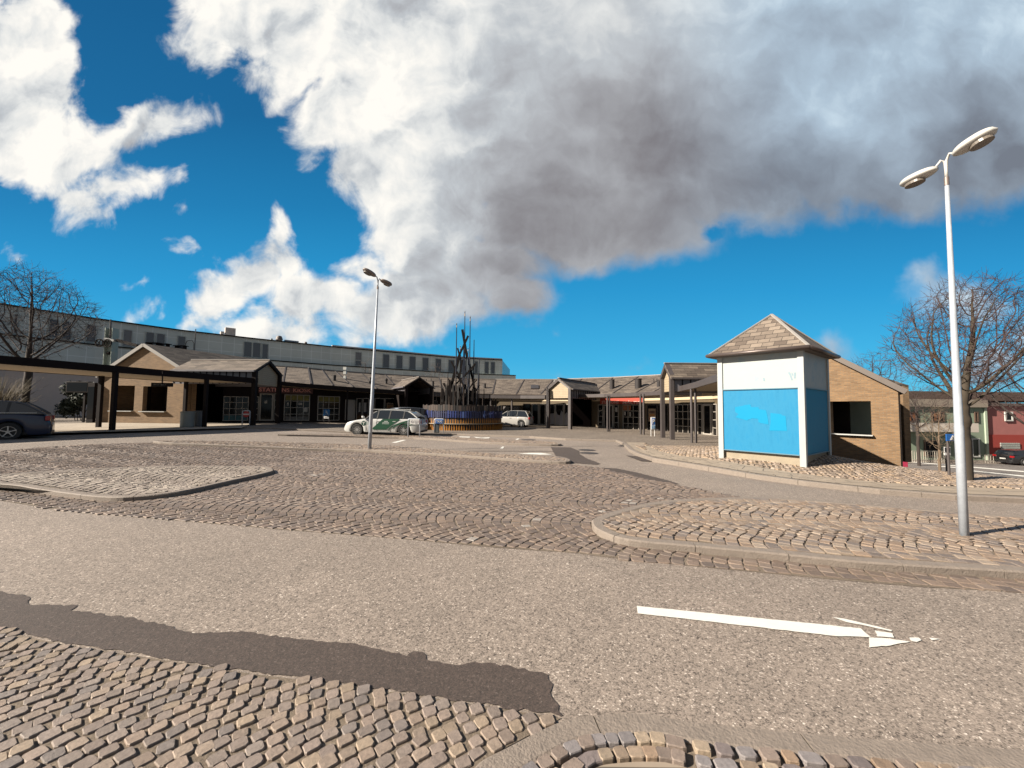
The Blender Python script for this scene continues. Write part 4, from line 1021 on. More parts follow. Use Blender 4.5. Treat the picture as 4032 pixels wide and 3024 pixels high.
gl_, P3L = gable_house(A_[:2], B_[:2], sa/L_, A_.z, zat(390,1480,Vector(A_[:2])), zat(720,1470,Vector(B_[:2])), za_, (bkL.x+.25, bkL.y), 9.0, ops, 'brick gable end with two large openings behind the left canopy', slen=(None,.6))
print('brick left', A_, B_, za_)
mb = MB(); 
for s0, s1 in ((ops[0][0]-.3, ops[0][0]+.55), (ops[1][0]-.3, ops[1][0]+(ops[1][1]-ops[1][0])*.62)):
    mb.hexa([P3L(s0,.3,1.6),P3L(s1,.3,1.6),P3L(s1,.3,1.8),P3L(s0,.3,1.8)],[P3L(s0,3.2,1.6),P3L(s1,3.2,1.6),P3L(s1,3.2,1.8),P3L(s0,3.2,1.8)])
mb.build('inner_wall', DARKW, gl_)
# right-hand one
nr = Vector((16.8,17.0)); dr = Vector((-.6,.8)); zr = zg(16.8,17)+.0
far = nr+dr*7.0
ref = [tuple(far), tuple(nr)]
def s_r(px): p, _, _ = fac(px, 0, wall_pts(ref)); return (p-far).length, p
so0, q0 = s_r(3270); so1, q1 = s_r(3430); m_ = (q0+q1)/2
zs0 = zat(3360,1713,m_); zs1 = zat(3360,1580,m_)
p84, pp = s_r(3286); ze_ = zat(3537,1537,nr); z84 = zat(3286,1411,pp); slope = (z84-ze_)/(7.0-p84); zap = ze_+slope*3.5
gr_, P3R = gable_house(far, nr, .5, zr-.6, ze_, ze_, zap, (.64,.77), 8.0, [(so0, so1, zs0, zs1)], 'brick gable wall with one square opening beside the blue and white tower', t=.42, slen=(None,.45), verge=M('brown_lead', (.10,.075,.06), .5))
print('brick right', zap, ze_, zs0, zs1)
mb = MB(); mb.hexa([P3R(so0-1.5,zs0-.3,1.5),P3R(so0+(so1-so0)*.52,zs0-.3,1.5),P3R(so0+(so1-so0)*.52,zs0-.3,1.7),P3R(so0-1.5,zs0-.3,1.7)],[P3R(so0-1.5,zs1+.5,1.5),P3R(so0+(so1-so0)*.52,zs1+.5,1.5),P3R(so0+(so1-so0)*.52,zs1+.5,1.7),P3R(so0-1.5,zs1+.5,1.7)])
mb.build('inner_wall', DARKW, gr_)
mb = MB(); mb.beam(P3R(so0-1,.6,3.4), P3R(so1+.9,.6,3.4), .2, 3.6); mb.build('pale_backing', M('pale_green_board', (.40,.46,.38), .8), gr_)  # pale board added inside, standing for the lit building beyond the opening

# ---- blue and white tower
C_ = Vector((7.78,10.40)); Lc = Vector((6.35,12.05)); Rc = Vector((9.70,11.93)); F_ = Lc+Rc-C_
tw = thing('kiosk_tower', (8.05,11.9,0), 'square tower clad in white and sky blue panels under a brown pyramid roof', 'tower')
ZT, ZM, ZBt = 3.30, 2.31, .515
cor = [C_, Rc, F_, Lc]
cen = (Lc+Rc)/2
def ins(p, d): v = (cen-p).normalized(); return p+v*d
def f_bluepaint(t, b):
    o = t.new('ShaderNodeTexCoord').outputs['UV']; mp = t.new('ShaderNodeMapping'); t.l.new(o, mp.inputs[0]); mp.inputs['Scale'].default_value = (3.2, .7, 1)
    n = t.noise(mp.outputs[0], 2.2, 6, .65); n2 = t.noise(o, 9, 4, .6)
    col = t.ramp(t.math('ADD', t.math('MULTIPLY', n, .8), t.math('MULTIPLY', n2, .2)), [(.35, (.010,.200,.39)), (.5, (.018,.225,.42)), (.62, (.010,.212,.415)), (.75, (.055,.27,.45))])
    t.l.new(col, b.inputs['Base Color']); b.inputs['Roughness'].default_value = .6; b.inputs['Specular IOR Level'].default_value = .2; bump(t, b, n2, .1, .01)
BLUE = MB_tex('sky_blue_panel', f_bluepaint)
def f_whitepaint(t, b):
    o = t.new('ShaderNodeTexCoord').outputs['UV']; n = t.noise(o, 2.6, 6, .7); n2 = t.noise(o, 7, 5, .7)
    col = t.ramp(t.math('ADD', t.math('MULTIPLY', n, .7), t.math('MULTIPLY', n2, .3)), [(.40, (.42,.445,.43)), (.50, (.39,.425,.42)), (.58, (.33,.40,.425)), (.68, (.28,.38,.44))])
    t.l.new(col, b.inputs['Base Color']); b.inputs['Roughness'].default_value = .55
WPAN = MB_tex('white_panel', f_whitepaint)
CAP = M('white_trim', (.42,.44,.43), .5, var=.08)
core = MB(); ic = [ins(p, .14) for p in cor]; core.hexa([(p.x,p.y,-.5) for p in ic], [(p.x,p.y,ZBt+.05) for p in ic]); core.build('plinth', CONC, tw)
for i in range(4):
    a, b = cor[i], cor[(i+1) % 4]; e = (b-a).normalized(); n = Vector((e.y, -e.x)); a1, b1 = a+e*.13, b-e*.13
    ii, jj = -n*.03, -n*.09
    for nm, z0, z1, mt in (('white_panel', ZM+.015, ZT, WPAN), ('blue_panel', ZBt, ZM-.015, BLUE)):
        mb = MB(); q = [a1+ii, b1+ii, b1+jj, a1+jj]; mb.hexa([(p.x,p.y,z0) for p in q], [(p.x,p.y,z1) for p in q]); pn = mb.build(nm, mt, tw)
        if nm == 'blue_panel' and i == 3: bluep = pn
    for zt_ in (ZM, ZBt-.013):
        mb = MB(); mb.beam((a1.x-n.x*.02,a1.y-n.y*.02,zt_), (b1.x-n.x*.02,b1.y-n.y*.02,zt_), .05, .026)
        mb.build('trim_strip', M('pale_blue_trim', (.10,.22,.30), .5), tw)
for i in range(4):
    p = cor[i]; a = (cor[(i+1) % 4]-p).normalized(); b = (cor[i-1]-p).normalized(); o0 = p-a*.004-b*.004; mb = MB()
    zb = zp(p.x, p.y)-.12
    q = [o0, o0+a*.14, o0+a*.14+b*.05, o0+a*.05+b*.05, o0+a*.05+b*.14, o0+b*.14]
    mb.prism([(v.x,v.y,zb) for v in q], Vector((0,0,ZT-zb))); mb.build('corner_post', CAP, tw)
# repainted brighter blocks on the panel that faces the square
nL_ = Vector(((Lc-C_).y, -(Lc-C_).x)); e_ = (C_-Lc).normalized(); nn = Vector((e_.y, -e_.x, 0)); p0 = Vector((Lc.x,Lc.y,0)) - nn*.03
S6 = 900/2133
def z6(x, y): return hit(2700+x*S6, 1200+y*S6, p0+nn*.002, nn)
CY = M('fresh_cyan_paint', (.001,.27,.50), .6, var=.03, spec=.15)
for k, pl in enumerate(([(460,955),(525,945),(555,935),(605,930),(610,955),(680,955),(685,975),(750,985),(765,1050),(775,1118),(705,1105),(680,1095),(676,1065),(620,1060),(570,1080),(520,1065),(465,1050),(492,1020),(461,1000)],
            [(790,1010),(890,1020),(900,1032),(933,1038),(945,1178),(780,1174),(792,1095)])):
    mb = MB(); mb.prism([z6(*q) for q in pl], nn*.0025); mb.build('paint_patch', CY, bluep)
PB = M('thin_blue_paint', (.22,.32,.38), .5, var=.25, vs=14)
mb = MB()
for pl in ([(950,630),(975,628),(1000,700),(990,712),(965,655)], [(1008,632),(1028,630),(1026,690),(1010,688)], [(985,628),(1000,640),(1004,665),(990,660)], [(720,680),(738,684),(742,715),(724,712)]):
    mb.prism([hit(2700+a*S6, 1200+b*S6, p0+nn*.002, nn) for a, b in pl], nn*.002)
mb.build('paint_mark', PB, tw)
ov = [ins(p, -.27) for p in cor]; ap = Vector((cen.x, cen.y, 4.66)); ZE = 3.38
mb = MB()
for i in range(4):
    a, b = ov[i], ov[(i+1) % 4]; A1, B1 = Vector((a.x,a.y,ZE)), Vector((b.x,b.y,ZE)); mb.face([A1, B1, ap])
mb.face([(p.x,p.y,ZE) for p in ov][::-1]); troof = mb.build('roof', SHINGLE2, tw)
mb = MB()
for p in ov: mb.beam((p.x,p.y,ZE+.015), ap+Vector((0,0,.015)), .07, .035)
mb.build('hip_capping', M('pale_lead', (.40,.37,.34), .5), troof)
mb = MB()
for i in range(4):
    a, b = ins(cor[i], -.31), ins(cor[(i+1) % 4], -.31); mb.tube([(a.x,a.y,ZE-.02),(b.x,b.y,ZE-.02)], .055, 8)
mb.build('gutter', M('gutter_zinc', (.13,.10,.09), .4, .4), troof, smooth=True)
mb = MB(); q = [ins(p, -.24) for p in cor]; mb.hexa([(p.x,p.y,ZT+.0) for p in q], [(p.x,p.y,ZE-.03) for p in q]); mb.build('soffit', M('soffit_board', (.16,.13,.11), .6), troof)

# ---- long panelled office block behind the station
def pt_at(px, Z): d = ray(px, hor(px)); return Vector((d.x/d.y*Z, Z))
HT, HF = 11.65, 8.75
OFF = [pt_at(-420,33), pt_at(0,39.2), pt_at(350,45), pt_at(700,51.6), pt_at(1000,57.5), pt_at(1300,64.3), pt_at(1786,76.6), pt_at(1976,79.5)]
ob = thing('office_block', (OFF[3].x, OFF[3].y, 0), 'long grey green panelled office block with a flat roof behind the station', 'office building')
def slabwall(line, z0, z1, t, mat, name, parent, back=12):
    mb = MB(); bkl = offset_line(line, back)
    for i in range(len(line)-1):
        a, b, c, d = line[i], line[i+1], bkl[i+1], bkl[i]; mb.hexa([(v.x,v.y,z0) for v in (a,b,c,d)], [(v.x,v.y,z1) for v in (a,b,c,d)])
    return mb.build(name, mat, parent)
tops = []
ew = pt_at(2006, 98); mb = MB()
mb.hexa([(OFF[-1].x,OFF[-1].y,HF),(ew.x,ew.y,HF),(ew.x-.6,ew.y,HF),(OFF[-1].x-.6,OFF[-1].y+.1,HF)],[(OFF[-1].x,OFF[-1].y,HT),(ew.x,ew.y,HT),(ew.x-.6,ew.y,HT),(OFF[-1].x-.6,OFF[-1].y+.1,HT)]); mb.build('end_wall', M('end_glass', (.20,.27,.30), .3, var=.15), ob)
slabwall(OFF, HF, HT, 0, GPANEL, 'upper_storey', ob)
low = offset_line(OFF, -.9); e2 = (low[-1]-low[-2]).normalized(); low[-1] = low[-1]+e2*2.6
slabwall(low, 5.6, HF-.25, 0, GPANEL, 'terrace_parapet', ob)
slabwall(offset_line(OFF, -.5), -1, 5.6, 0, M('sandy_render', (.72,.58,.50), .85, var=.1), 'lower_storeys', ob)
def strip(line, z, w_, h_, mat, name, d=0):
    mb = MB(); q = offset_line(line, d)
    for i in range(len(q)-1): mb.beam((q[i].x,q[i].y,z), (q[i+1].x,q[i+1].y,z), w_, h_)
    return mb.build(name, mat, ob)
strip(OFF, HT+.05, .35, .14, DARKM, 'roof_edge', -.05); strip(low, HF-.18, .3, .14, DARKM, 'ledge', -.03)
strip(OFF[5:], HT+.28, .5, .22, M('pale_roof_rail', (.62,.56,.52), .5), 'roof_rail', .4)
def owin(px0, px1, h0=.25, h1=2.25, dbl=False, mat=GLASS, lower=None):
    return window2(px0, px1, HF+h0, HF+h1, mat)
def window2(px0, px1, z0, z1, mat, line=OFF, parent=ob, frame=None, fw=.09, name='window'):
    a, _, _ = fac(px0, .03, line); b, _, _ = fac(px1, .03, line); e = (b-a).normalized(); n = Vector((e.y,-e.x)); L = (b-a).length
    Q = lambda s, z, d=0: Vector((a.x+e.x*s+n.x*d, a.y+e.y*s+n.y*d, z)); nv = (n.x,n.y,0)
    fr = MB()
    for s in (0, L): fr.beam(Q(s,z0,.02), Q(s,z1,.02), fw, .09, nv)
    for z in (z0, z1): fr.beam(Q(fw/2,z,.02), Q(L-fw/2,z,.02), .09, fw)
    f = fr.build(name, frame or M('grey_green_frame', (.42,.45,.43), .5), parent)
    g = MB(); g.hexa([Q(fw/2,z0+fw/2,-.0),Q(L-fw/2,z0+fw/2,-.0),Q(L-fw/2,z0+fw/2,-.05),Q(fw/2,z0+fw/2,-.05)],[Q(fw/2,z1-fw/2,-.0),Q(L-fw/2,z1-fw/2,-.0),Q(L-fw/2,z1-fw/2,-.05),Q(fw/2,z1-fw/2,-.05)])
    g.build('pane', mat, f); return f
PG = M('grey_reflecting_glass', (.05,.045,.05), .12, var=0, spec=.8)
for x0, x1 in ((27,43),(169,207),(222,260),(321,359),(557,591),(600,634),(685,716)): window2(x0, x1, HF+.15, HF+2.15, PG)
window2(468,503,HF+.15,HF+2.1,M('grey_blind_glass',(.17,.165,.17),.3))
for x0, x1 in ((949,981),(984,1016)): window2(x0, x1, HF+.15, HF+2.35, PG)
window2(1022,1046,HF+.1,HF+2.3,PG,name='door')
window2(1393,1417,HF+.1,HF+1.0,PG); window2(1393,1417,HF+1.05,HF+2.4,M('grey_blind_glass',(.17,.165,.17),.3))
for x0, x1 in ((1502,1527),(1555,1580),(1607,1632),(1659,1683),(1711,1733),(1762,1786),(1809,1830),(1866,1879),(1906,1922),(1930,1946)): window2(x0, x1, HF+.05, HF+2.45, PG)
# objects on its roof and terrace
def zroof(px, py): a, _, _ = fac(px, -1.0, OFF); return a, zat(px, py, a)
def roofbox(px0, px1, py0, name, label, mat, cat, h=None):
    a, _, _ = fac(px0, -1.2, OFF); b, _, _ = fac(px1, -1.2, OFF); m = (a+b)/2; e = (b-a).normalized(); z1 = zat((px0+px1)/2, py0, m)
    mb = MB(); L = (b-a).length; mb.box((m.x, m.y, (HT+z1)/2), (L, max(.8, L*.6), z1-HT), math.atan2(e.y, e.x)); return tag(mb.build(name, mat, bevel=.04), label, cat), m, z1
roofbox(876,918,1292,'roof_cabinet','cream box-shaped plant cabinet on the office block roof', M('cream_metal', (.58,.50,.45), .6), 'roof unit')
roofbox(858,872,1306,'roof_duct','small stepped duct beside the cream plant cabinet on the office roof', M('cream_metal'), 'roof unit')
roofbox(1058,1067,1334,'roof_hatch','tiny pale box left of the round roof vents', LGREY, 'roof unit')
roofbox(1113,1170,1342,'roof_light','flat glazed rooflight between the two round vents', M('blue_grey_glass', (.16,.19,.24), .2), 'roof unit')
for px_, w_, top_, lb in ((1093,26,1323,'larger round metal vent on the office block roof'), (1200,12,1346,'smaller round metal vent on the office block roof')):
    a, _, _ = fac(px_, -1.0, OFF); s = a.y/FPX; h = zat(px_, top_, a)-HT; r = w_*s/2; mb = MB()
    mb.lathe((a.x,a.y,HT), [(r*.6,0),(r*.6,h*.25),(r,h*.4),(r*.85,h*.75),(r*.6,h)], 14); tag(mb.build('roof_vent', M('brown_metal', (.12,.09,.08), .5), None), lb, 'roof vent', 'round vents on the office roof')
def terrace_set(px, lb, w_=.9, name='terrace_table', cat='terrace table'):
    a, _, _ = fac(px, .9, OFF); r = thing(name, (a.x, a.y, HF-.2), lb, cat, 'dark furniture on the office terrace'); z = HF-.2
    mb = MB(); mb.box((a.x,a.y,z+.95), (w_*1.7,.7,.08)); mb.build('table_top', DARKW, r)
    for s in (-1,1):
        mb = MB(); mb.box((a.x+s*w_*.6,a.y,z+.5), (.09,.5,.9)); mb.build('leg', DARKW, r)
    mb = MB(); mb.box((a.x,a.y-.6,z+.55), (w_*1.9,.3,.07)); mb.box((a.x,a.y-.6,z+.3), (.3,.25,.5)); mb.build('bench', DARKW, r)
for px_, lb in ((583,'dark wooden table group on the terrace under the leftmost pair of windows'), (622,'dark wooden table group on the terrace right below the second window of the pair'), (690,'dark wooden table group on the terrace left of the tall balcony rail')): terrace_set(px_, lb)
a, _, _ = fac(745, .8, OFF); r = thing('terrace_rail', (a.x,a.y,HF-.2), 'curved metal rail and thin post on the office terrace', 'railing'); mb = MB()
mb.tube([(a.x-1,a.y,HF-.2),(a.x-1,a.y,HF+1.2),(a.x-.8,a.y,HF+1.6),(a.x-.2,a.y,HF+1.7),(a.x+.1,a.y,HF+1.3),(a.x+.1,a.y,HF-.2)], .035, 6); mb.build('rail', GREYF, r); mb = MB(); mb.tube([(a.x+.25,a.y,HF-.2),(a.x+.25,a.y,HT+.3)], .05, 6); mb.build('post', GREYF, r)

# ================================================================== street furniture, sculpture, cars, trees
def head_profile(L, w_, h_, n=14):
    return [(t, math.sin(math.pi*min(1, max(0, t)**.8))**.6) for t in np.linspace(0, 1, n)]
def lamp_head(root, base, tip, w_, h_, mat, dish, tilt=0):
    "flattened teardrop lantern from base to tip"
    base, tip = Vector(base), Vector(tip); d = tip-base; L = d.length; d.normalize(); r = d.cross(Vector((0,0,1))).normalized(); u = r.cross(d)
    mb = MB(); n = 16; st = 16; rings = []
    for i in range(st):
        t = i/(st-1); wr = w_/2*(max(0.0, 1-(abs(t-.56)/.56)**2.6)**.5 if t < .56 else max(0.0, 1-((t-.56)/.44)**2.2)**.5); wr = max(wr, .004 if i else .035); hr = h_*(wr/(w_/2))**.8
        ring = []
        for j in range(n):
            a = 2*math.pi*j/n; y = math.sin(a); ring.append(base + d*(L*t) + r*(math.cos(a)*wr) + u*(y*hr*(.62 if y > 0 else .38)))
        rings.append(ring)
    i0 = 0; mb.v = [tuple(p) for ring in rings for p in ring]
    for i in range(st-1):
        for j in range(n): mb.f.append((i*n+j, i*n+(j+1) % n, (i+1)*n+(j+1) % n, (i+1)*n+j)); mb.m.append(0)
    mb.f.append(tuple(range(n))[::-1]); mb.m.append(0)
    h = mb.build('lamp_head', mat, root, smooth=True)
    mb = MB(); c = base + d*(L*.60) - u*h_*.33; k = []
    for j in range(20):
        a = 2*math.pi*j/20; k.append(c + d*math.cos(a)*L*.27 + r*math.sin(a)*w_*.36)
    mb.prism(k, -u*.035); mb.build('diffuser', dish, h)
    return h
DISH = M('smoky_diffuser', (.20,.17,.14), .3, var=.25)
HEADW = M('lamp_white_metal', (.62,.60,.56), .4, var=.12); HEADG = M('lamp_grey_metal', (.22,.18,.16), .45, var=.15)
def plane_at(px, py, Y): return at(px, py, Y)
def lamp(px, py, dz, tip_pts, collar_py, r0, r1, hm, label, tops):
    b = G(px, py, dz); Y = b.y
    r = thing('street_lamp', b, label, 'street lamp', 'twin-headed street lamps')
    ct = at(tops[0], collar_py, Y); mb = MB()
    pts = [b + (ct-b)*t for t in (0, .3, .305, .6, 1)]
    mb.tube([pts[0]-Vector((0,0,.1)), pts[1], pts[2], pts[3], pts[4]], [r0, r0, r0*.93, (r0+r1)/2, r1], 16)
    mb.build('pole', STEEL, r, smooth=True)
    mb = MB(); mb.tube([ct-Vector((0,0,.02)), ct+Vector((0,0,.09))], r1*1.18, 14); mb.build('collar', M('worn_steel', (.25,.20,.18), .5, .4), r)
    if px < 3000: mb = MB(); mb.box((b.x-.0, b.y-r0*.93, b.z+.75), (.07,.03,.28)); mb.build('access_hatch', STEEL, r)
    for (arm, tip, w_, h_) in tip_pts:
        a0 = ct+Vector((0,0,.08)); A1, T1 = at(*arm), at(*tip)
        m1 = a0+Vector((0,0,.22)); m2 = a0.lerp(A1, .55)+Vector((0,0,.17 if A1.z-a0.z < .6 else .05))
        mb = MB(); mb.tube([a0, a0.lerp(m1,.5), m1*.8+m2*.2, m2, A1+(T1-A1).normalized()*.04], [r1*.85, r1*.8, r1*.72, r1*.66, r1*.6], 10)
        mb.build('arm', hm if hm is HEADW else STEEL, r, smooth=True)
        lamp_head(r, A1, T1, w_, h_, hm, DISH)
    return r
b_ = G(3797,2108,KH); Yr = b_.y
lamp(3797, 2108, KH, [((3752,612,Yr-.10), (3930,504,Yr-.45), .26, .13), ((3690,662,Yr+.05), (3545,734,Yr+.45), .24, .12)], 724, .046, .0215, HEADW,
     'tall steel twin-headed street lamp on the near cobbled island at the right', (3728,))
b2_ = G(1455,1766,KH); Ym = b2_.y
lamp(1455, 1766, KH, [((1480,1089,Ym-.2), (1428,1058,Ym-.5), .34, .16), ((1497,1102,Ym+.1), (1543,1124,Ym+.4), .34, .15)], 1137, .068, .034, HEADG,
     'twin-headed street lamp on the thin island in front of the green and white taxi', (1487,))

# ---- pole sculpture in its painted ring
SX, SY, SR = -3.95, 31.4, 3.25; sz = zp(SX, SY)-.02
sc_root = thing('pole_sculpture', (SX, SY, sz), 'tall sculpture of dark crossing poles rising from a ring painted black, blue and yellow', 'sculpture')
def drum(r_, z0, z1, mat, name, parent=sc_root, n=72, wob=.0):
    mb = MB(); mb.lathe((SX,SY,0), [(r_-.2,z0),(r_,z0),(r_,z1),(r_-.2,z1)], n); return mb.build(name, mat, parent)
DKS = M('tarred_wood', (.012,.009,.009), .7, var=.3); YEL = M('ochre_yellow_paint', (.42,.165,.010), .55, var=.25, vs=5); BLU = M('cobalt_blue_paint', (.018,.036,.17), .5, var=.5, vs=3)
drum(SR-.12, sz-.1, 1.05, DKS, 'ring_core'); drum(SR+.02, .545, .585, M('pale_ring', (.45,.38,.28), .6), 'hoop')
def staves(r_, z0, z1, mat, name, n, w_, pointed=0, jit=.0, cols=None, t=.05):
    mb = MB()
    for i in range(n):
        a = 2*math.pi*i/n + random.uniform(-.2, .2)/n; c = Vector((SX+r_*math.cos(a), SY+r_*math.sin(a), 0)); tg = Vector((-math.sin(a), math.cos(a), 0))*(w_*random.uniform(.75,1.1)/2); nn_ = Vector((math.cos(a), math.sin(a), 0))*t
        za, zb_ = z0+random.uniform(-jit, jit), z1+random.uniform(-jit, jit)*1.5
        if cols: mb.cur = random.randrange(cols)
        if pointed: q = [c-tg+Vector((0,0,za)), c+tg+Vector((0,0,za)), c+tg*.7+Vector((0,0,zb_-pointed*random.uniform(.3,1))), c+tg*.1*random.uniform(-5,5)+Vector((0,0,zb_)), c-tg*.8+Vector((0,0,zb_-pointed*random.uniform(.4,1)))]
        else: q = [c-tg+Vector((0,0,za)), c+tg+Vector((0,0,za)), c+tg+Vector((0,0,zb_)), c-tg+Vector((0,0,zb_))]
        mb.prism(q, nn_)
    return mb.build(name, mat, sc_root)
staves(SR-.08, sz-.05, .53, YEL, 'yellow_staves', 112, .125, .50)
staves(SR-.22+.05, .60, 1.04, YEL, 'yellow_staves', 106, .12, .46)
staves(SR-.10, 1.0, 1.50, [BLU, M('dark_blue_paint', (.010,.016,.075), .5), M('bright_blue_paint', (.07,.12,.33), .45), MATS['dark_blue_paint']], 'blue_staves', 110, .135, 0, .03, 4)
drum(SR-.24, .99, 1.5, DKS, 'ring_core')
staves(SR-.20, 1.48, 1.93, [DKS, M('brown_wood_stave', (.05,.03,.022), .7)], 'black_staves', 96, .19, 0, .03, 2)
SS = 300/957
def sp3(x, y, dy): return at(1700+x*SS, 1200+y*SS, SY+dy)
POLE = M('bluish_steel_pole', (.035,.04,.06), .4, .3, var=.3); THIN = M('weathered_pole', (.032,.022,.018), .8, var=.5, spec=.2); BEAM = M('charred_beam', (.009,.0055,.005), .8, var=.3, spec=.15); TIPM = M('brass_tip', (.62,.42,.22), .4, .5)
for x, x2, y, dy, tip in ((300,314,235,-.4,1),(405,417,85,.2,1),(468,484,150,-.2,1),(520,532,440,.5,0),(565,600,680,-.6,0),(428,433,520,.3,0),(392,388,650,-.1,0),(448,457,545,-.7,1),(355,361,520,.5,1),(385,402,480,.8,0)):
    p0_, p1_ = sp3(x, 1275, dy), sp3(x2, y, dy); mb = MB(); mb.tube([p0_, p0_.lerp(p1_,.6), p1_], [.055,.045,.03], 7); po = mb.build('tall_pole', POLE, sc_root)
    if tip: mb = MB(); q_ = p1_.lerp(p0_, .05); mb.tube([q_, p1_+(p1_-q_)*.12], [.038,.024], 7); mb.build('tip', TIPM, po)
for x, x2, y in ((195,203,850),(118,122,930),(725,727,1120),(655,657,1060),(20,22,1060),(215,213,930),(575,578,1060),(300,305,840),(590,597,860),(345,342,1010),(640,640,1130),(60,62,1120),(780,778,1180)):
    dy = random.uniform(-1.8,1.6); mb = MB(); mb.tube([sp3(x,1275,dy), sp3(x2,y,dy)], [.05,.03], 6); mb.build('thin_pole', THIN, sc_root)
for i in range(46):
    x = random.triangular(70, 620, 350); dy = random.uniform(-2.2,2.2); top = random.uniform(980,1190) if 130 < x < 570 else random.uniform(1110,1220)
    mb = MB(); mb.tube([sp3(x+random.uniform(-5,5),1275,dy), sp3(x,top,dy)], [random.uniform(.03,.06),.025], 6); mb.build('thin_pole', THIN if i % 3 else DKS, sc_root)
for a, b, wd in (((440,640),(385,312),.30),((350,625),(458,390),.24),((250,1000),(352,625),.34),((425,1060),(246,710),.22),((366,700),(325,545),.2),((475,722),(430,625),.22),((562,1165),(468,715),.26),((405,905),(548,740),.18),((300,1000),(408,895),.18),((262,1015),(206,930),.18),((186,1060),(145,985),.2),((175,1040),(160,985),.14),((412,1030),(318,895),.18),((465,1070),(545,930),.15),((480,1040),(568,940),.13),((345,910),(385,690),.2),((130,1255),(250,985),.28),((200,1200),(262,985),.2),((395,900),(430,770),.16),((505,830),(548,738),.14),((500,1180),(600,1010),.14),((250,1240),(225,940),.22),((360,1260),(420,1000),.2)):
    dy = random.uniform(-1.2,1.2); mb = MB(); mb.beam(sp3(*a,dy), sp3(*b,dy), wd*.62, wd*.62, up=(0,1,.01)); mb.build('crossed_beam', BEAM, sc_root)
for i in range(14):
    x = random.uniform(120,560); dy = random.uniform(-2,2); y = random.uniform(1010,1110); mb = MB(); mb.beam(sp3(x+random.uniform(-40,40),1270,dy), sp3(x,y,dy), .17, .17, up=(0,1,.01)); mb.build('short_beam', BEAM, sc_root)

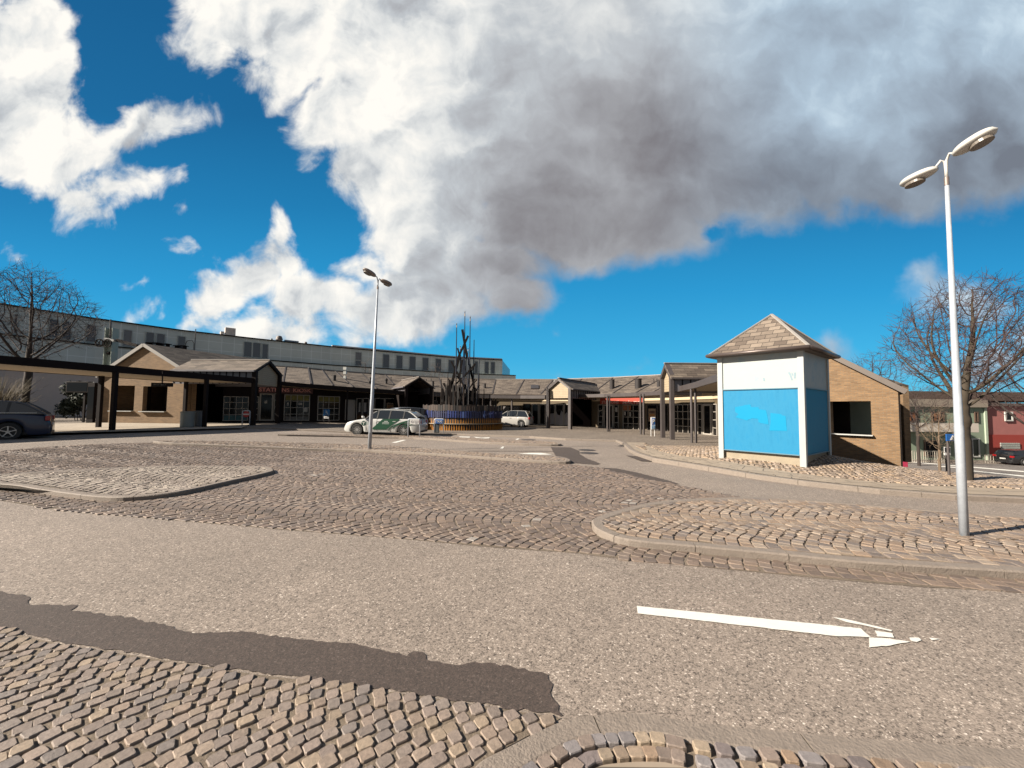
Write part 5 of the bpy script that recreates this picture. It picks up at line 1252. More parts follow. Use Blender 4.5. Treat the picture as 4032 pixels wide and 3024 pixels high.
# ---- cars
TYRE = BLACK; RIM = M('alloy_rim', (.62,.60,.58), .3, .6, var=.05); CARG = M('car_glass', (.012,.016,.022), .04, var=0, spec=.9)
TRIM = M('black_trim', (.015,.015,.017), .5, var=0); REDL = M('red_lamp_lens', (.35,.012,.015), .2, var=0); CLEAR = M('clear_lamp_lens', (.6,.62,.62), .15, .2, var=0)
def smooth_poly(pts, n=5):
    q = catmull(pts, n); return q
def car(name, loc, head, L, W, H, paint, style, label, cat, rim='spoke', glassm=CARG, scale=1.0):
    """x forward, z up; outlines are side elevations in fractions of length and height"""
    rz = math.atan2(head[1], head[0]); r = thing(name, loc, label, cat, rz=rz)
    ORG[r.name] = Vector((0,0,0)); h2 = W/2
    if style == 'estate':
        top = [(-.497,.42),(-.492,.56),(-.482,.64),(-.30,.66),(.0,.665),(.18,.66),(.22,.65),(.34,.595),(.43,.53),(.478,.455),(.497,.32)]
        gh = [(-.468,.655),(-.41,.80),(-.345,.93),(-.27,.97),(-.14,.993),(-.02,1.0),(.04,.985),(.085,.95),(.145,.84),(.215,.66)]
        xf, xr, wr, pil = .318, -.285, .222, (-.28,-.10,.055)
    elif style == 'hatch':
        top = [(-.495,.36),(-.49,.55),(-.475,.62),(-.25,.64),(.0,.645),(.22,.64),(.36,.59),(.46,.50),(.492,.38),(.497,.28)]
        gh = [(-.47,.63),(-.40,.93),(-.33,.985),(-.10,1.0),(.03,.97),(.09,.92),(.25,.635)]
        xf, xr, wr, pil = .325, -.30, .205, (-.20,.03)
    else:
        top = [(-.495,.42),(-.49,.60),(-.48,.66),(-.25,.67),(.0,.67),(.22,.66),(.38,.60),(.465,.52),(.492,.42),(.497,.30)]
        gh = [(-.47,.66),(-.42,.88),(-.34,.96),(-.15,1.0),(.0,.99),(.10,.93),(.26,.655)]
        xf, xr, wr, pil = .31, -.29, .235, (-.29,-.09,.09)
    zb = .135
    arch_r = wr*H*1.16; R_ = wr*H; ax = {xf*L: 1, xr*L: 1}
    # lower edge with wheel arches
    def lower():
        o = [(-.497*L, zb*H+.07), (-.47*L, zb*H)]
        for cx in (xr*L, xf*L):
            for k in range(9):
                a = math.pi - k*math.pi/8; x = cx+arch_r*math.cos(a); z = R_+arch_r*math.sin(a)
                o.append((x, max(z, zb*H)))
        o += [(.465*L, zb*H), (.497*L, zb*H+.07)]; return o
    T_ = [(x*L, z*H) for x, z in top]; lo = lower()
    def ztop_(x): return float(np.interp(x, [p[0] for p in T_], [p[1] for p in T_]))
    def zlow_(x):
        z = float(np.interp(x, [-.497*L,-.47*L,.465*L,.497*L], [zb*H+.07, zb*H, zb*H, zb*H+.07]))
        for cx in (xr*L, xf*L):
            if abs(x-cx) < arch_r: z = max(z, R_+math.sqrt(arch_r**2-(x-cx)**2))
        return z
    def halfw(x):
        t = abs(x)/(L/2); return h2*(1-.16*max(0, (t-.72)/.28)**2.2)
    xs = sorted(set(list(np.linspace(-.497*L, .497*L, 46)) + [c+arch_r*math.cos(a) for c in (xr*L, xf*L) for a in np.linspace(0, math.pi, 13)]))
    mb = MB(); ns = 9; rows_ = []
    for x in xs:
        zt, zl, w_ = ztop_(x), zlow_(x), halfw(x); zt = max(zt, zl+.03)
        prof = []
        zm = zl+(zt-zl)*.55
        for z, k in ((zl,.955),(zl+(zt-zl)*.12,.985),(zl+(zt-zl)*.45,1.0),(zl+(zt-zl)*.72,.992),(zl+(zt-zl)*.90,.965),(zt-.004,.92),(zt+.008,.80),(zt+.018,.4),(zt+.022,0)): prof.append((w_*k, z))
        ring = [(x, y, z) for y, z in prof] + [(x, -y, z) for y, z in reversed(prof[:-1])]
        rows_.append(ring)
    n = len(rows_[0]); mb.v = [p for rr in rows_ for p in rr]
    for i in range(len(rows_)-1):
        for j in range(n-1): mb.f.append((i*n+j, (i+1)*n+j, (i+1)*n+j+1, i*n+j+1)); mb.m.append(0)
    mb.f.append(tuple(range(n))); mb.f.append(tuple((len(rows_)-1)*n+j for j in reversed(range(n)))); mb.m += [0, 0]
    body = mb.build('body', paint, r, smooth=True)
    # underbody and arch liners
    mb = MB(); mb.box((0,0,zb*H+.12), (L*.93, W*.80, .22)); mb.box((0,0,R_+.1), (L*.86, W*.62, .5)); mb.build('underbody', TRIM, r)
    # greenhouse
    Gp = [(x*L, z*H) for x, z in gh]; gs = catmull(Gp, 4); xs2 = [p.x for p in gs]; belt = gs[0].y
    gm = MB(); rr = []
    for p in gs:
        t = (p.y/H-.64)/.36; wt = h2*(.93-.20*max(0, min(1, t))); rr.append((p.x, p.y, wt))
    nx = len(rr)
    # side glass: fan from belt line up to the outline
    for sgn in (-1, 1):
        for i in range(nx-1):
            (x0, z0, w0), (x1, z1, w1) = rr[i], rr[i+1]; wb_ = h2*.935
            q = [(x0, sgn*wb_, min(belt, z0)), (x1, sgn*wb_, min(belt, z1)), (x1, sgn*w1, z1), (x0, sgn*w0, z0)]; gm.face(q if sgn < 0 else q[::-1])
    # front and rear screens
    iT = max(range(nx), key=lambda i: rr[i][1])
    def strip_(i0, i1, m_):
        for i in range(i0, i1):
            (x0, z0, w0), (x1, z1, w1) = rr[i], rr[i+1]; m_.face([(x0, w0, z0), (x0, -w0, z0), (x1, -w1, z1), (x1, w1, z1)])
    ra = next(i for i in range(nx) if rr[i][1] > .93*H); fa = max(i for i in range(nx) if rr[i][1] > .925*H)
    strip_(0, ra, gm); strip_(fa, nx-1, gm); gl = gm.build('windows', glassm, r)
    rm = MB()
    for i in range(ra, fa):
        (x0, z0, w0), (x1, z1, w1) = rr[i], rr[i+1]; k = .0
        rm.face([(x0, w0+.006, z0-.035), (x0, w0-.05, z0+.012), (x1, w1-.05, z1+.012), (x1, w1+.006, z1-.035)]); rm.face([(x0, w0-.05, z0+.012), (x0, 0, z0+.03), (x1, 0, z1+.03), (x1, w1-.05, z1+.012)])
        rm.face([(x0, 0, z0+.03), (x0, -w0+.05, z0+.012), (x1, -w1+.05, z1+.012), (x1, 0, z1+.03)]); rm.face([(x0, -w0+.05, z0+.012), (x0, -w0-.006, z0-.035), (x1, -w1-.006, z1-.035), (x1, -w1+.05, z1+.012)])
    rm.build('roof', paint, r, smooth=True)
    def edge(i): x, z, w_ = rr[i]; return Vector((x, w_, z))
    for sgn in (-1, 1):
        F = lambda v: Vector((v.x, v.y*sgn, v.z))
        pm = MB()
        for i in list(range(0, ra+1)): pm.beam(F(edge(i)), F(edge(i+1)), .07, .05)
        pm.build('rear_pillar', paint, r); pm = MB()
        for i in list(range(fa-1, nx-1)): pm.beam(F(edge(i)), F(edge(i+1)), .06, .05)
        pm.build('front_pillar', paint, r)
        for fx in pil:
            x = fx*L; zt = float(np.interp(x, [p.x for p in gs], [p.y for p in gs])); t = (zt/H-.64)/.36; wt = h2*(.93-.20*t)
            pm = MB(); pm.beam((x+.05, sgn*h2*.94, belt-.02), (x, sgn*(wt+.004), zt-.02), .035, .07, up=(1,0,0)); pm.build('pillar', TRIM, r)
    mb = MB()
    for sgn in (-1,1):
        mb = MB(); mb.box((.235*L, sgn*(h2+.07), belt+.09), (.12,.19,.13)); mb.build('mirror', paint, r, bevel=.03)
        for fx in (-.16,.05) if style != 'hatch' else (-.03,):
            mb = MB(); mb.box((fx*L, sgn*(h2*1.0+.003), .56*H), (.17,.03,.03)); mb.build('door_handle', paint, r)
        for x0 in ((-.085,.10,.24) if style != 'hatch' else (-.19,.19)):
            pass
        ml = MB(); xl = .475*L; ml.hexa([(xl-.30, sgn*(h2*.93), .43*H),(xl, sgn*(h2*.80), .42*H),(xl-.02, sgn*h2*.60, .42*H),(xl-.3,sgn*h2*.60,.44*H)], [(xl-.36, sgn*(h2*.93), .51*H),(xl-.06, sgn*(h2*.83), .50*H),(xl-.1, sgn*h2*.62, .52*H),(xl-.36,sgn*h2*.62,.52*H)]); 
        ml.build('headlight', CLEAR, r)
        tl = MB(); tl.box((-.480*L, sgn*h2*.80, .55*H), (.13, h2*.33, .12*H)); tl.build('tail_light', REDL, r, bevel=.015)
    mb = MB(); mb.box((-.495*L, 0, .40*H if style != 'hatch' else .5*H), (.03,.50,.11)); mb.build('number_plate', WHITE, r)
    mb = MB(); mb.box((.496*L, 0, .36*H), (.03,W*.5,.14)); mb.build('grille', TRIM, r)
    mb = MB(); mb.box((-.494*L, 0, .17*H), (.05,W*.78,.12)); mb.build('rear_bumper_insert', TRIM, r)
    # wheels
    for cx in (xf*L, xr*L):
        for sgn in (-1, 1):
            y = sgn*(h2-.10); wm = bpy.data.objects.new('wheel', None)
            mb = MB(); prof = [(R_*.60,-.105),(R_*.93,-.11),(R_,-.08),(R_,.08),(R_*.93,.11),(R_*.60,.105)]
            v = []; n_ = 28
            for pr, py_ in prof:
                for j in range(n_): a = 2*math.pi*j/n_; v.append((cx+pr*math.cos(a), y+py_, R_+pr*math.sin(a)))
            mb.v = v
            for i in range(len(prof)-1):
                for j in range(n_): mb.f.append((i*n_+j, i*n_+(j+1) % n_, (i+1)*n_+(j+1) % n_, (i+1)*n_+j)); mb.m.append(0)
            wl_ = mb.build('wheel', TYRE, r, smooth=False)
            mb = MB(); yo = y+sgn*.085
            ns_ = 5 if rim == 'star' else (10 if rim == 'spoke' else 0)
            mb.tube([(cx, y-sgn*.02, R_),(cx, y+sgn*.01, R_)], R_*.66, 24)
            back = mb.build('brake_disc', TRIM if ns_ else RIM, wl_)
            mb = MB()
            if ns_:
                for k in range(ns_):
                    a = 2*math.pi*k/ns_+.3; w_ = .075 if ns_ == 5 else .035
                    mb.beam((cx+.03*math.cos(a), yo, R_+.03*math.sin(a)), (cx+R_*.64*math.cos(a), yo, R_+R_*.64*math.sin(a)), .03, w_, up=(0,1,0))
                    if ns_ == 5:
                        pass
                m_ = []
            for j in range(24):
                a0, a1 = 2*math.pi*j/24, 2*math.pi*(j+1)/24
                mb.beam((cx+R_*.64*math.cos(a0), yo, R_+R_*.64*math.sin(a0)), (cx+R_*.64*math.cos(a1), yo, R_+R_*.64*math.sin(a1)), .05, .03, up=(0,1,0))
            mb.tube([(cx, yo-.02, R_),(cx, yo+.02, R_)], R_*(.16 if ns_ else .5), 16)
            mb.build('rim', RIM, wl_)
    return r, rr
PW = M('white_car_paint', (.60,.60,.58), .28, var=0, coat=.8); PS2 = M('silver_car_paint', (.42,.44,.48), .3, .35, var=0, coat=.8)
PBLUE = M('dark_blue_car_paint', (.010,.020,.055), .35, var=0, coat=.35); PBLK = M('black_car_paint', (.012,.012,.014), .25, var=0, coat=1)
PWO = M('plain_white_car_paint', (.52,.50,.47), .35, var=0, coat=.6)
# taxi
ty = G(1500,1711,.1); tz = ty.z
taxi, _ = car('taxi', (-7.42, 22.5+.92, .075), (-1,.035), 4.5, 1.84, 1.46, PW, 'estate', 'white estate taxi with a green side pattern parked behind the thin lamp pole', 'taxi')
# livery on the side that faces the square (its left side, local +y)
LIV = M('livery_green', (.012,.075,.038), .3, var=0, coat=.5); LOGO = M('logo_dark_green', (.004,.05,.03), .4, var=0)
rzt = math.atan2(.035, -1); RT = Matrix.Rotation(rzt, 3, 'Z'); tl_ = Vector(taxi.location)
def tx(x, y):       # zoomed photo coordinates -> point on the car's flank, in its own frame
    p = hit(1200+x*.36157, 1200+y*.36157, tl_ + RT @ Vector((0,.925,0)), RT @ Vector((0,1,0))); return RT.transposed() @ (p - tl_)
def flank(pts, mat, name, y=.928, t=.004):
    mb = MB(); mb.prism([Vector((p[0], y, p[2])) if not isinstance(p, tuple) else Vector((tx(*p).x, y, tx(*p).z)) for p in pts], Vector((0,t,0))); return mb.build(name, mat, taxi)
flank([(738,1352),(742,1338),(850,1243),(1045,1243),(985,1285),(925,1330),(885,1360),(738,1358)], LIV, 'green_livery')
def band(c0, c1, w0, w1, name):
    q = []; n_ = 9; up, dn = [], []
    for i in range(n_):
        t = i/(n_-1); x = c0[0]+(c1[0]-c0[0])*t; y = c0[1]+(c1[1]-c0[1])*(t**.55); w_ = w0+(w1-w0)*t; up.append((x, y-w_)); dn.append((x, y+w_))
    return flank(up+dn[::-1], LIV, name)
band((905,1372),(1235,1236),7,4,'livery_stripe'); band((955,1350),(1240,1250),6,3,'livery_stripe'); band((1060,1330),(1245,1266),7,3,'livery_stripe'); band((1085,1345),(1245,1285),6,3,'livery_stripe')
c_ = tx(641,1291); mb = MB(); mb.prism([Vector((c_.x+.135*math.cos(a), .922, c_.z+.135*math.sin(a))) for a in np.linspace(0, 2*math.pi, 24, endpoint=False)], Vector((0,.006,0))); mb.build('taxi_emblem', LOGO, taxi)
mb = MB(); mb.box((c_.x, .931, c_.z+.05), (.14,.006,.035)); mb.box((c_.x, .931, c_.z-.025), (.04,.006,.115)); mb.build('emblem_letter', PW, taxi)
for (x, y, w_, h_) in ((685,1283,.28,.03),(683,1298,.20,.03)):
    p = tx(x, y); mb = MB(); mb.box((p.x, .925, p.z), (w_,.004,h_)); mb.build('side_lettering', M('faint_green_ink', (.35,.42,.38), .5, var=0), taxi)
for (x, y, w_, h_) in ((885,1270,.22,.05),(882,1283,.38,.035),(880,1296,.40,.03)):
    p = tx(x, y); mb = MB(); mb.box((p.x, .936, p.z), (w_,.004,h_)); mb.build('side_lettering', M('pale_ink', (.40,.45,.42), .5, var=0), taxi)
SEAM = M('door_gap', (.03,.03,.03), .8, var=0)
for fx in (-.10,.065,.20):
    mb = MB(); mb.beam((fx*4.5, .9215, .30), (fx*4.5+.03, .9215, .90), .01, .010, up=(0,1,0)); mb.build('door_seam', SEAM, taxi)
mb = MB(); mb.box((-.3,.55,1.50),(1.9,.03,.03)); mb.build('roof_rail', LGREY, taxi); mb = MB(); mb.box((-.3,-.55,1.50),(1.9,.03,.03)); mb.build('roof_rail', LGREY, taxi)
mb = MB(); mb.tube([(-1.35,.1,1.44),(-1.45,.1,1.53)], .012, 6); mb.build('aerial', TRIM, taxi)
car('parked_car', (-8.25, 28.9, .085), (-.80,-.60), 4.5, 1.82, 1.62, PS2, 'suv', 'silver grey car half hidden behind the taxi', 'car')
hb, _ = car('parked_car', (-.02, 35.7, .085), (-.955,.29), 3.85, 1.66, 1.45, PWO, 'hatch', 'small white hatchback with a red tail light beside the yellow sculpture ring', 'car', rim='plain')
est, _ = car('parked_car', (-20.15, 14.15, .30), (-.7,-.714), 4.75, 1.85, 1.50, PBLUE, 'estate', 'dark blue estate car with a green lower door cut off by the left edge', 'car', rim='star')
GRN = M('bright_green_wrap', (.01,.16,.02), .35, var=0)
mb = MB(); mb.prism([Vector(p) for p in ((-.95,.931,.24),(.9,.931,.24),(.9,.931,.60),(-.55,.931,.60),(-.85,.931,.45))], Vector((0,.005,0))); mb.build('green_wrap', GRN, est)
mb = MB(); mb.beam((-2.0,.855,1.03), (.6,.875,1.04), .02, .03); mb.build('chrome_strip', LGREY, est)
ck = pt_at(3992, 37.5); car('parked_car', (ck.x+1.2, ck.y, zg(50,40)+.01), (.985,-.1), 4.5, 1.8, 1.42, PBLK, 'suv', 'black car parked on the far street in front of the dark red building', 'car', rim='plain')

# ---- small signs and bins on the square
def hoop(pxL, pxR, pyb, pyt, r_, root, mat=STEEL, dz=.1):
    g = G((pxL+pxR)/2, pyb, dz); Y = g.y; a, b = at(pxL, pyb, Y), at(pxR, pyb, Y); z1 = at(pxL, pyt, Y).z; c = .07
    mb = MB(); mb.tube([(a.x,Y,g.z-.15),(a.x,Y,z1-c),(a.x+c*.3,Y,z1-c*.3),(a.x+c,Y,z1),(b.x-c,Y,z1),(b.x-c*.3,Y,z1-c*.3),(b.x,Y,z1-c),(b.x,Y,g.z-.15)], r_, 8); mb.build('hoop_frame', mat, root, smooth=True)
    return g, Y
def board(root, px0, px1, py0, py1, Y, mat, name='board', t=.02, off=.03):
    a, b = at(px0, py0, Y-off), at(px1, py1, Y-off); mb = MB(); mb.box(((a.x+b.x)/2, Y-off, (a.z+b.z)/2), (b.x-a.x, t, a.z-b.z)); return mb.build(name, mat, root, bevel=.006), a, b
SBLUE = M('sign_blue', (.012,.12,.42), .4, var=.05); SWHITE = M('sign_white', (.72,.70,.68), .45, var=.05); SGREY = M('sign_grey_ink', (.25,.24,.26), .5, var=0)
g = G(1728,1704,.1); r = thing('taxi_rank_sign', g, 'blue TAXI sign in a steel hoop in front of the yellow staves', 'sign')
g, Y = hoop(1709.5,1746.5,1704,1649,.026,r); b_, a, b = board(r,1713.5,1745.5,1649.5,1669,Y,SWHITE); b2, a, b = board(r,1714.5,1744.5,1650.5,1668,Y-.014,SBLUE,'blue_face')
text('TAXI','lettering',SWHITE,r,(a.x+.06,Y-.066,b.z+.07),(1,0,0),(0,-1,0),(a.z-b.z)-.14,(b.x-a.x)-.12,bold=.02)
g = G(1630,1719,.1); r = thing('notice_sign', g, 'white notice board with a grey ring emblem in a steel hoop by the taxi', 'sign')
g, Y = hoop(1606.5,1652.5,1719,1649,.03,r); b_, a, b = board(r,1614,1650,1650,1671,Y,SWHITE)
mb = MB(); c = Vector((a.x+.13, Y-.045, (a.z+b.z)/2))
for j in range(18):
    a0, a1 = 2*math.pi*j/18, 2*math.pi*(j+1)/18; mb.beam(c+Vector((math.cos(a0)*.055,0,math.sin(a0)*.055)), c+Vector((math.cos(a1)*.055,0,math.sin(a1)*.055)), .016, .01, up=(0,1,0))
mb.build('ring_emblem', SGREY, r)
for k, (dz_, w_) in enumerate(((.045,.24),(-.02,.22),(-.08,.13))): mb = MB(); mb.box((a.x+.36, Y-.0445, c.z+dz_), (w_,.006,.022)); mb.build('small_print', SGREY, r)
g = G(1285,1667,.1); r = thing('disabled_parking_sign', g, 'blue wheelchair parking sign on two thin legs before the kiosk windows', 'sign')
Y = g.y
for px_ in (1275,1296): mb = MB(); p = at(px_,1667,Y); mb.tube([(p.x,Y,g.z-.15),(p.x,Y,at(px_,1612,Y).z)], .018, 6); mb.build('leg', GREYF, r)
_, a, b = board(r,1274,1298,1612,1636,Y,M('wheelchair_blue',(.015,.16,.40),.4,var=0)); cx_, cz_ = (a.x+b.x)/2, (a.z+b.z)/2; u = (b.x-a.x)/10
mb = MB()
for j in range(14):
    a0, a1 = -2.9+j*.29, -2.9+(j+1)*.29; mb.beam((cx_-.5*u+2.2*u*math.cos(a0),Y-.045,cz_-1.6*u+2.2*u*math.sin(a0)), (cx_-.5*u+2.2*u*math.cos(a1),Y-.045,cz_-1.6*u+2.2*u*math.sin(a1)), .5*u, .006, up=(0,0,1))
for p, q in (((-.8,2.6),(-.6,-.6)),((-.6,-.5),(1.3,-.7)),((1.3,-.7),(2.3,-3)),((2.3,-3),(3.1,-2.8)),((-.7,1.2),(1.2,1.1))): mb.beam((cx_+p[0]*u,Y-.047,cz_+p[1]*u),(cx_+q[0]*u,Y-.047,cz_+q[1]*u),.8*u,.006,up=(0,1,0))
mb.tube([(cx_-.8*u,Y-.05,cz_+3.5*u),(cx_-.8*u,Y-.042,cz_+3.5*u)],.6*u,10); mb.build('wheelchair_symbol', SWHITE, r)
board(r,1275,1295,1639,1648,Y,SWHITE,'lower_plate'); p = at(1285,1643.5,Y-.045); mb = MB(); mb.box(p,(.26,.005,.035)); mb.build('small_print', SGREY, r)
g = G(971,1676,.1); r = thing('no_entry_sign', g, 'round red sign with a white bar on a curved steel hoop beside the long porch', 'sign')
g, Y = hoop(953,982,1676,1617,.028,r); c = at(969,1631,Y-.06); rr_ = 12.5*Y/FPX
mb = MB(); mb.tube([c, c+Vector((0,.02,0))], rr_, 24); mb.build('red_disc', M('sign_red',(.40,.02,.02),.4,var=.05), r)
mb = MB(); mb.box(c+Vector((0,-.006,0)), (rr_*1.75,.01,rr_*.36)); mb.build('white_bar', SWHITE, r)
# parking board at the right
g = G(2571,1717,.1); r = thing('parking_board', g, 'slim blue and white P board on two white legs before the storefront', 'sign'); Y = g.y
for px_ in (2563.5,2577.5):
    mb = MB(); p = at(px_,1717,Y); mb.tube([(p.x,Y,g.z-.12),(p.x,Y,at(px_,1643,Y).z)], .022, 6); mb.build('leg', SWHITE, r)
_, a, b = board(r,2564.5,2580.5,1642,1691,Y,SWHITE); _, a, b = board(r,2566,2579,1646,1672,Y-.014,SBLUE,'blue_face'); text('P','lettering',SWHITE,r,((a.x+b.x)/2-.07,Y-.066,b.z+.05),(1,0,0),(0,-1,0),(a.z-b.z)-.1,.14,bold=.02)
_, a, b = board(r,2566,2579,1675,1688,Y-.014,M('lower_blue',(.02,.22,.45),.4,var=0),'lower_face')
for k in range(3): mb = MB(); mb.box(((a.x+b.x)/2, Y-.058, b.z+.04+k*.055), (.13,.004,.018)); mb.build('small_print', SWHITE, r)
# menu posters in the storefronts
for px0, px1, py0, py1, ins_, lb in ((2557,2585,1609,1660,.10,'brown and orange menu poster in the storefront behind the parking board'), (1520,1548,1587,1610,.10,'pale poster with orange pictures in the window left of the open porch')):
    a, e, n = fac((px0+px1)/2, ins_); rt = thing('menu_poster', (a.x,a.y,zat(px0,py1,a)), lb, 'poster')
    o, a, b, z0, z1, e, n = onface(px0,px1,py0,py1,ins_,M('poster_paper',(.36,.26,.17),.6),'paper',rt,t=.01)
    for k, cc in enumerate(((.30,.08,.03),(.45,.20,.05),(.12,.06,.04))):
        zc = z0+(z1-z0)*(.25+.24*k); c = (a+b)/2; mb = MB(); mb.beam((a.x+(b.x-a.x)*.12+n.x*.004,a.y+(b.y-a.y)*.12+n.y*.004,zc),(a.x+(b.x-a.x)*.88+n.x*.004,a.y+(b.y-a.y)*.88+n.y*.004,zc),.006,(z1-z0)*.19); mb.build('picture', M('poster_ink_%d' % k, cc, .6, vs=12, var=.5), rt)
# paper notices on the kiosk windows
NOTE = M('notice_paper', (.45,.42,.38), .7)
for px0,px1,py0,py1 in ((1042,1053,1577,1588),(1131,1138,1585,1597),(1175,1190,1586,1594),(1196,1212,1605,1622),(1411,1418,1585,1622),(1431,1441,1585,1622),(2425,2433,1604,1622),(2459,2466,1621,1635),(2480,2495,1622,1640),(2503,2512,1622,1640)):
    a, e, n = fac((px0+px1)/2, .09); rt, a, b, z0, z1, e, n = onface(px0,px1,py0,py1,.09,NOTE,'window_notice',st_b,t=.006)
for px0,px1,py0,py1 in ((2455,2474,1595,1616),(2477,2494,1595,1616),(2497,2513,1595,1616)): onface(px0,px1,py0,py1,.09,M('orange_window_picture',(.30,.09,.02),.5,vs=10,var=.7),'window_picture',st_b,t=.006)
LEAF = M('yellow_green_display', (.20,.17,.03), .7, var=.9, vs=6)
for px0,px1,py0,py1 in ((1124,1216,1557,1577),(1253,1333,1562,1581)): onface(px0,px1,py0,py1,.04,LEAF,'window_display',st_b,t=.006)
onface(1126,1214,1640,1654,.04,M('pale_shelf_goods',(.16,.15,.14),.7,var=.8,vs=8),'window_display',st_b,t=.006); onface(884,974,1636,1655,.04,M('cyan_reflection',(.02,.13,.15),.5,var=.8,vs=4),'window_display',st_b,t=.006)  # cyan strip painted in as a reflection in the left kiosk window
# bins
def bin_(px, py, wpx, top, label, mat, name='litter_bin', square=False):
    g = G(px, py, .1); s = g.y/FPX; r_ = wpx*s/2; h = (py-top)*s*.97; r = thing(name, g, label, 'litter bin', 'grey litter bins' if not square else None)
    if square: mb = MB(); mb.box((g.x,g.y,g.z+h/2),(r_*2,r_*1.6,h)); mb.build('bin_body', mat, r, bevel=.02)
    else: mb = MB(); mb.lathe((g.x,g.y+r_,g.z), [(r_*.93,0),(r_*.97,.04),(r_*.97,h*.90),(r_,h*.91)], 24); mb.build('bin_body', mat, r)
    mb = MB()
    if square: mb.box((g.x,g.y,g.z+h+.02),(r_*2.1,r_*1.7,.05))
    else: mb.lathe((g.x,g.y+r_,g.z+h*.91), [(r_*1.03,0),(r_*1.03,h*.03),(r_*.9,h*.08),(r_*.5,h*.10)], 24)
    mb.build('lid', mat if not square else GREYF, r)
bin_(717,1683,47,1618,'pale grey round litter bin, the left of the pair by the canopy post',M('bin_grey',(.20,.22,.21),.5))
bin_(763,1680,36,1616,'darker grey round litter bin, the right of the pair by the canopy post',M('bin_dark_grey',(.10,.11,.115),.5))
bin_(1720.5,1703.5,17,1667,'dark grey square bin standing behind the blue TAXI sign',M('bin_slate',(.07,.08,.085),.5),square=True)
# ---- platform things at the far left
g = Vector((-30.5, 29.5, .4)); pc = at(418,1667,29.5); r = thing('railway_mast', (pc.x,29.5,.4), 'pale green steel railway mast with weight pulleys and a long arm', 'railway mast')
MGR = M('pale_green_steel', (.36,.42,.37), .5); t0_, t1_ = at(418,1667,29.5), at(438,1330,29.5)
mb = MB(); hw = .27
for s in (-hw,hw): mb.box((t0_.x+s,29.5,3.9),(.05,.5,7.2))
mb.box((t0_.x,29.5,3.9),(.5,.05,7.2)); mb.build('column', MGR, r)
mb = MB(); mb.tube([at(436,1345,29.3),at(436,1258,29.3)],.05,8); mb.tube([at(430,1330,29.3),at(436,1290,29.3),at(442,1330,29.3)],.03,6); mb.build('top_stay', GREYF, r)
mb = MB(); mb.beam(at(462,1340,29.3), at(543,1362,29.3), .22,.22); mb.build('arm', DARKM, r)
mb = MB(); mb.beam(at(412,1334,29.2), at(452,1341,29.2), .18,.18); mb.build('bracket', LGREY, r)
for px_, py_, lb in ((391,1350,0),(423,1351,0)):
    mb = MB(); c = at(px_,py_,29.1); 
    for j in range(16):
        a0, a1 = 2*math.pi*j/16, 2*math.pi*(j+1)/16; mb.beam(c+Vector((.28*math.cos(a0),0,.28*math.sin(a0))), c+Vector((.28*math.cos(a1),0,.28*math.sin(a1))), .07,.07,up=(0,1,0))
    for j in range(5): a0 = 2*math.pi*j/5; mb.beam(c, c+Vector((.27*math.cos(a0),0,.27*math.sin(a0))), .04,.04,up=(0,1,0))
    mb.build('pulley_wheel', DARKM, r)
mb = MB(); mb.tube([at(436,1390,29.4), at(424,1391,29.4)], .12, 8); mb.build('weight', DARKM, r)
def dboard(px0,px1,py0,py1,Y,label,legs):
    a, b = at(px0,py0,Y), at(px1,py1,Y); r = thing('departure_board', ((a.x+b.x)/2,Y,.4), label, 'display board'); mb = MB(); mb.box(((a.x+b.x)/2,Y,(a.z+b.z)/2),(b.x-a.x,.2,a.z-b.z)); mb.build('screen_box', DARKM, r, bevel=.02)
    mb = MB(); mb.box(((a.x+b.x)/2,Y-.105,(a.z+b.z)/2),((b.x-a.x)*.9,.01,(a.z-b.z)*.8)); mb.build('screen', GLASS, r)
    for l in legs: p = at(l,1660,Y); mb = MB(); mb.box((p.x,Y+.05,(b.z+.4)/2),(.12,.1,b.z-.4)); mb.build('leg', DARKM, r)
dboard(267,352,1502,1546,27.5,'wide black departure board on a post under the left canopy',(325,))
dboard(354,370,1507,1665,27.0,'tall narrow black information column beside the wide departure board',())

# ---- the street at the far right
ZS = zg(60,45)
def rblock(name, px0, px1, Y, z0, z1, depth, mat, part='wall', parent=None):
    a, b = at(px0,1700,Y), at(px1,1700,Y); mb = MB(); mb.box(((a.x+b.x)/2, Y+depth/2, (z0+z1)/2),(b.x-a.x,depth,z1-z0)); return mb.build(part, mat, parent), a.x, b.x
GYR = 41.0
gb = thing('green_building', (at(3710,1805,GYR).x, GYR, ZS), 'pale green two-storey building with a white balcony across the street', 'building')
def zy(py, px=3750, Y=GYR): return at(px, py, Y).z
GRW = M('pale_green_render', (.24,.30,.22), .85, var=.12); GRL = M('light_green_trim', (.42,.50,.38), .8)
rblock('', 3480,3889,GYR,ZS-.3,zy(1603),10,GRW,'wall',gb); rblock('', 3470,3896,GYR-.3,zy(1603),zy(1573),10.5,M('roof_band',(.30,.25,.20),.8),'roof_band',gb); rblock('', 3470,4300,GYR+2.5,zy(1573),zy(1536),9,M('dark_brown_roof',(.09,.06,.045),.8,var=.4),'roof',gb)
for x0,x1 in ((3531,3541),(3882,3891)): rblock('',x0,x1,GYR-.12,ZS-.3,zy(1603),.15,GRL,'pilaster',gb)
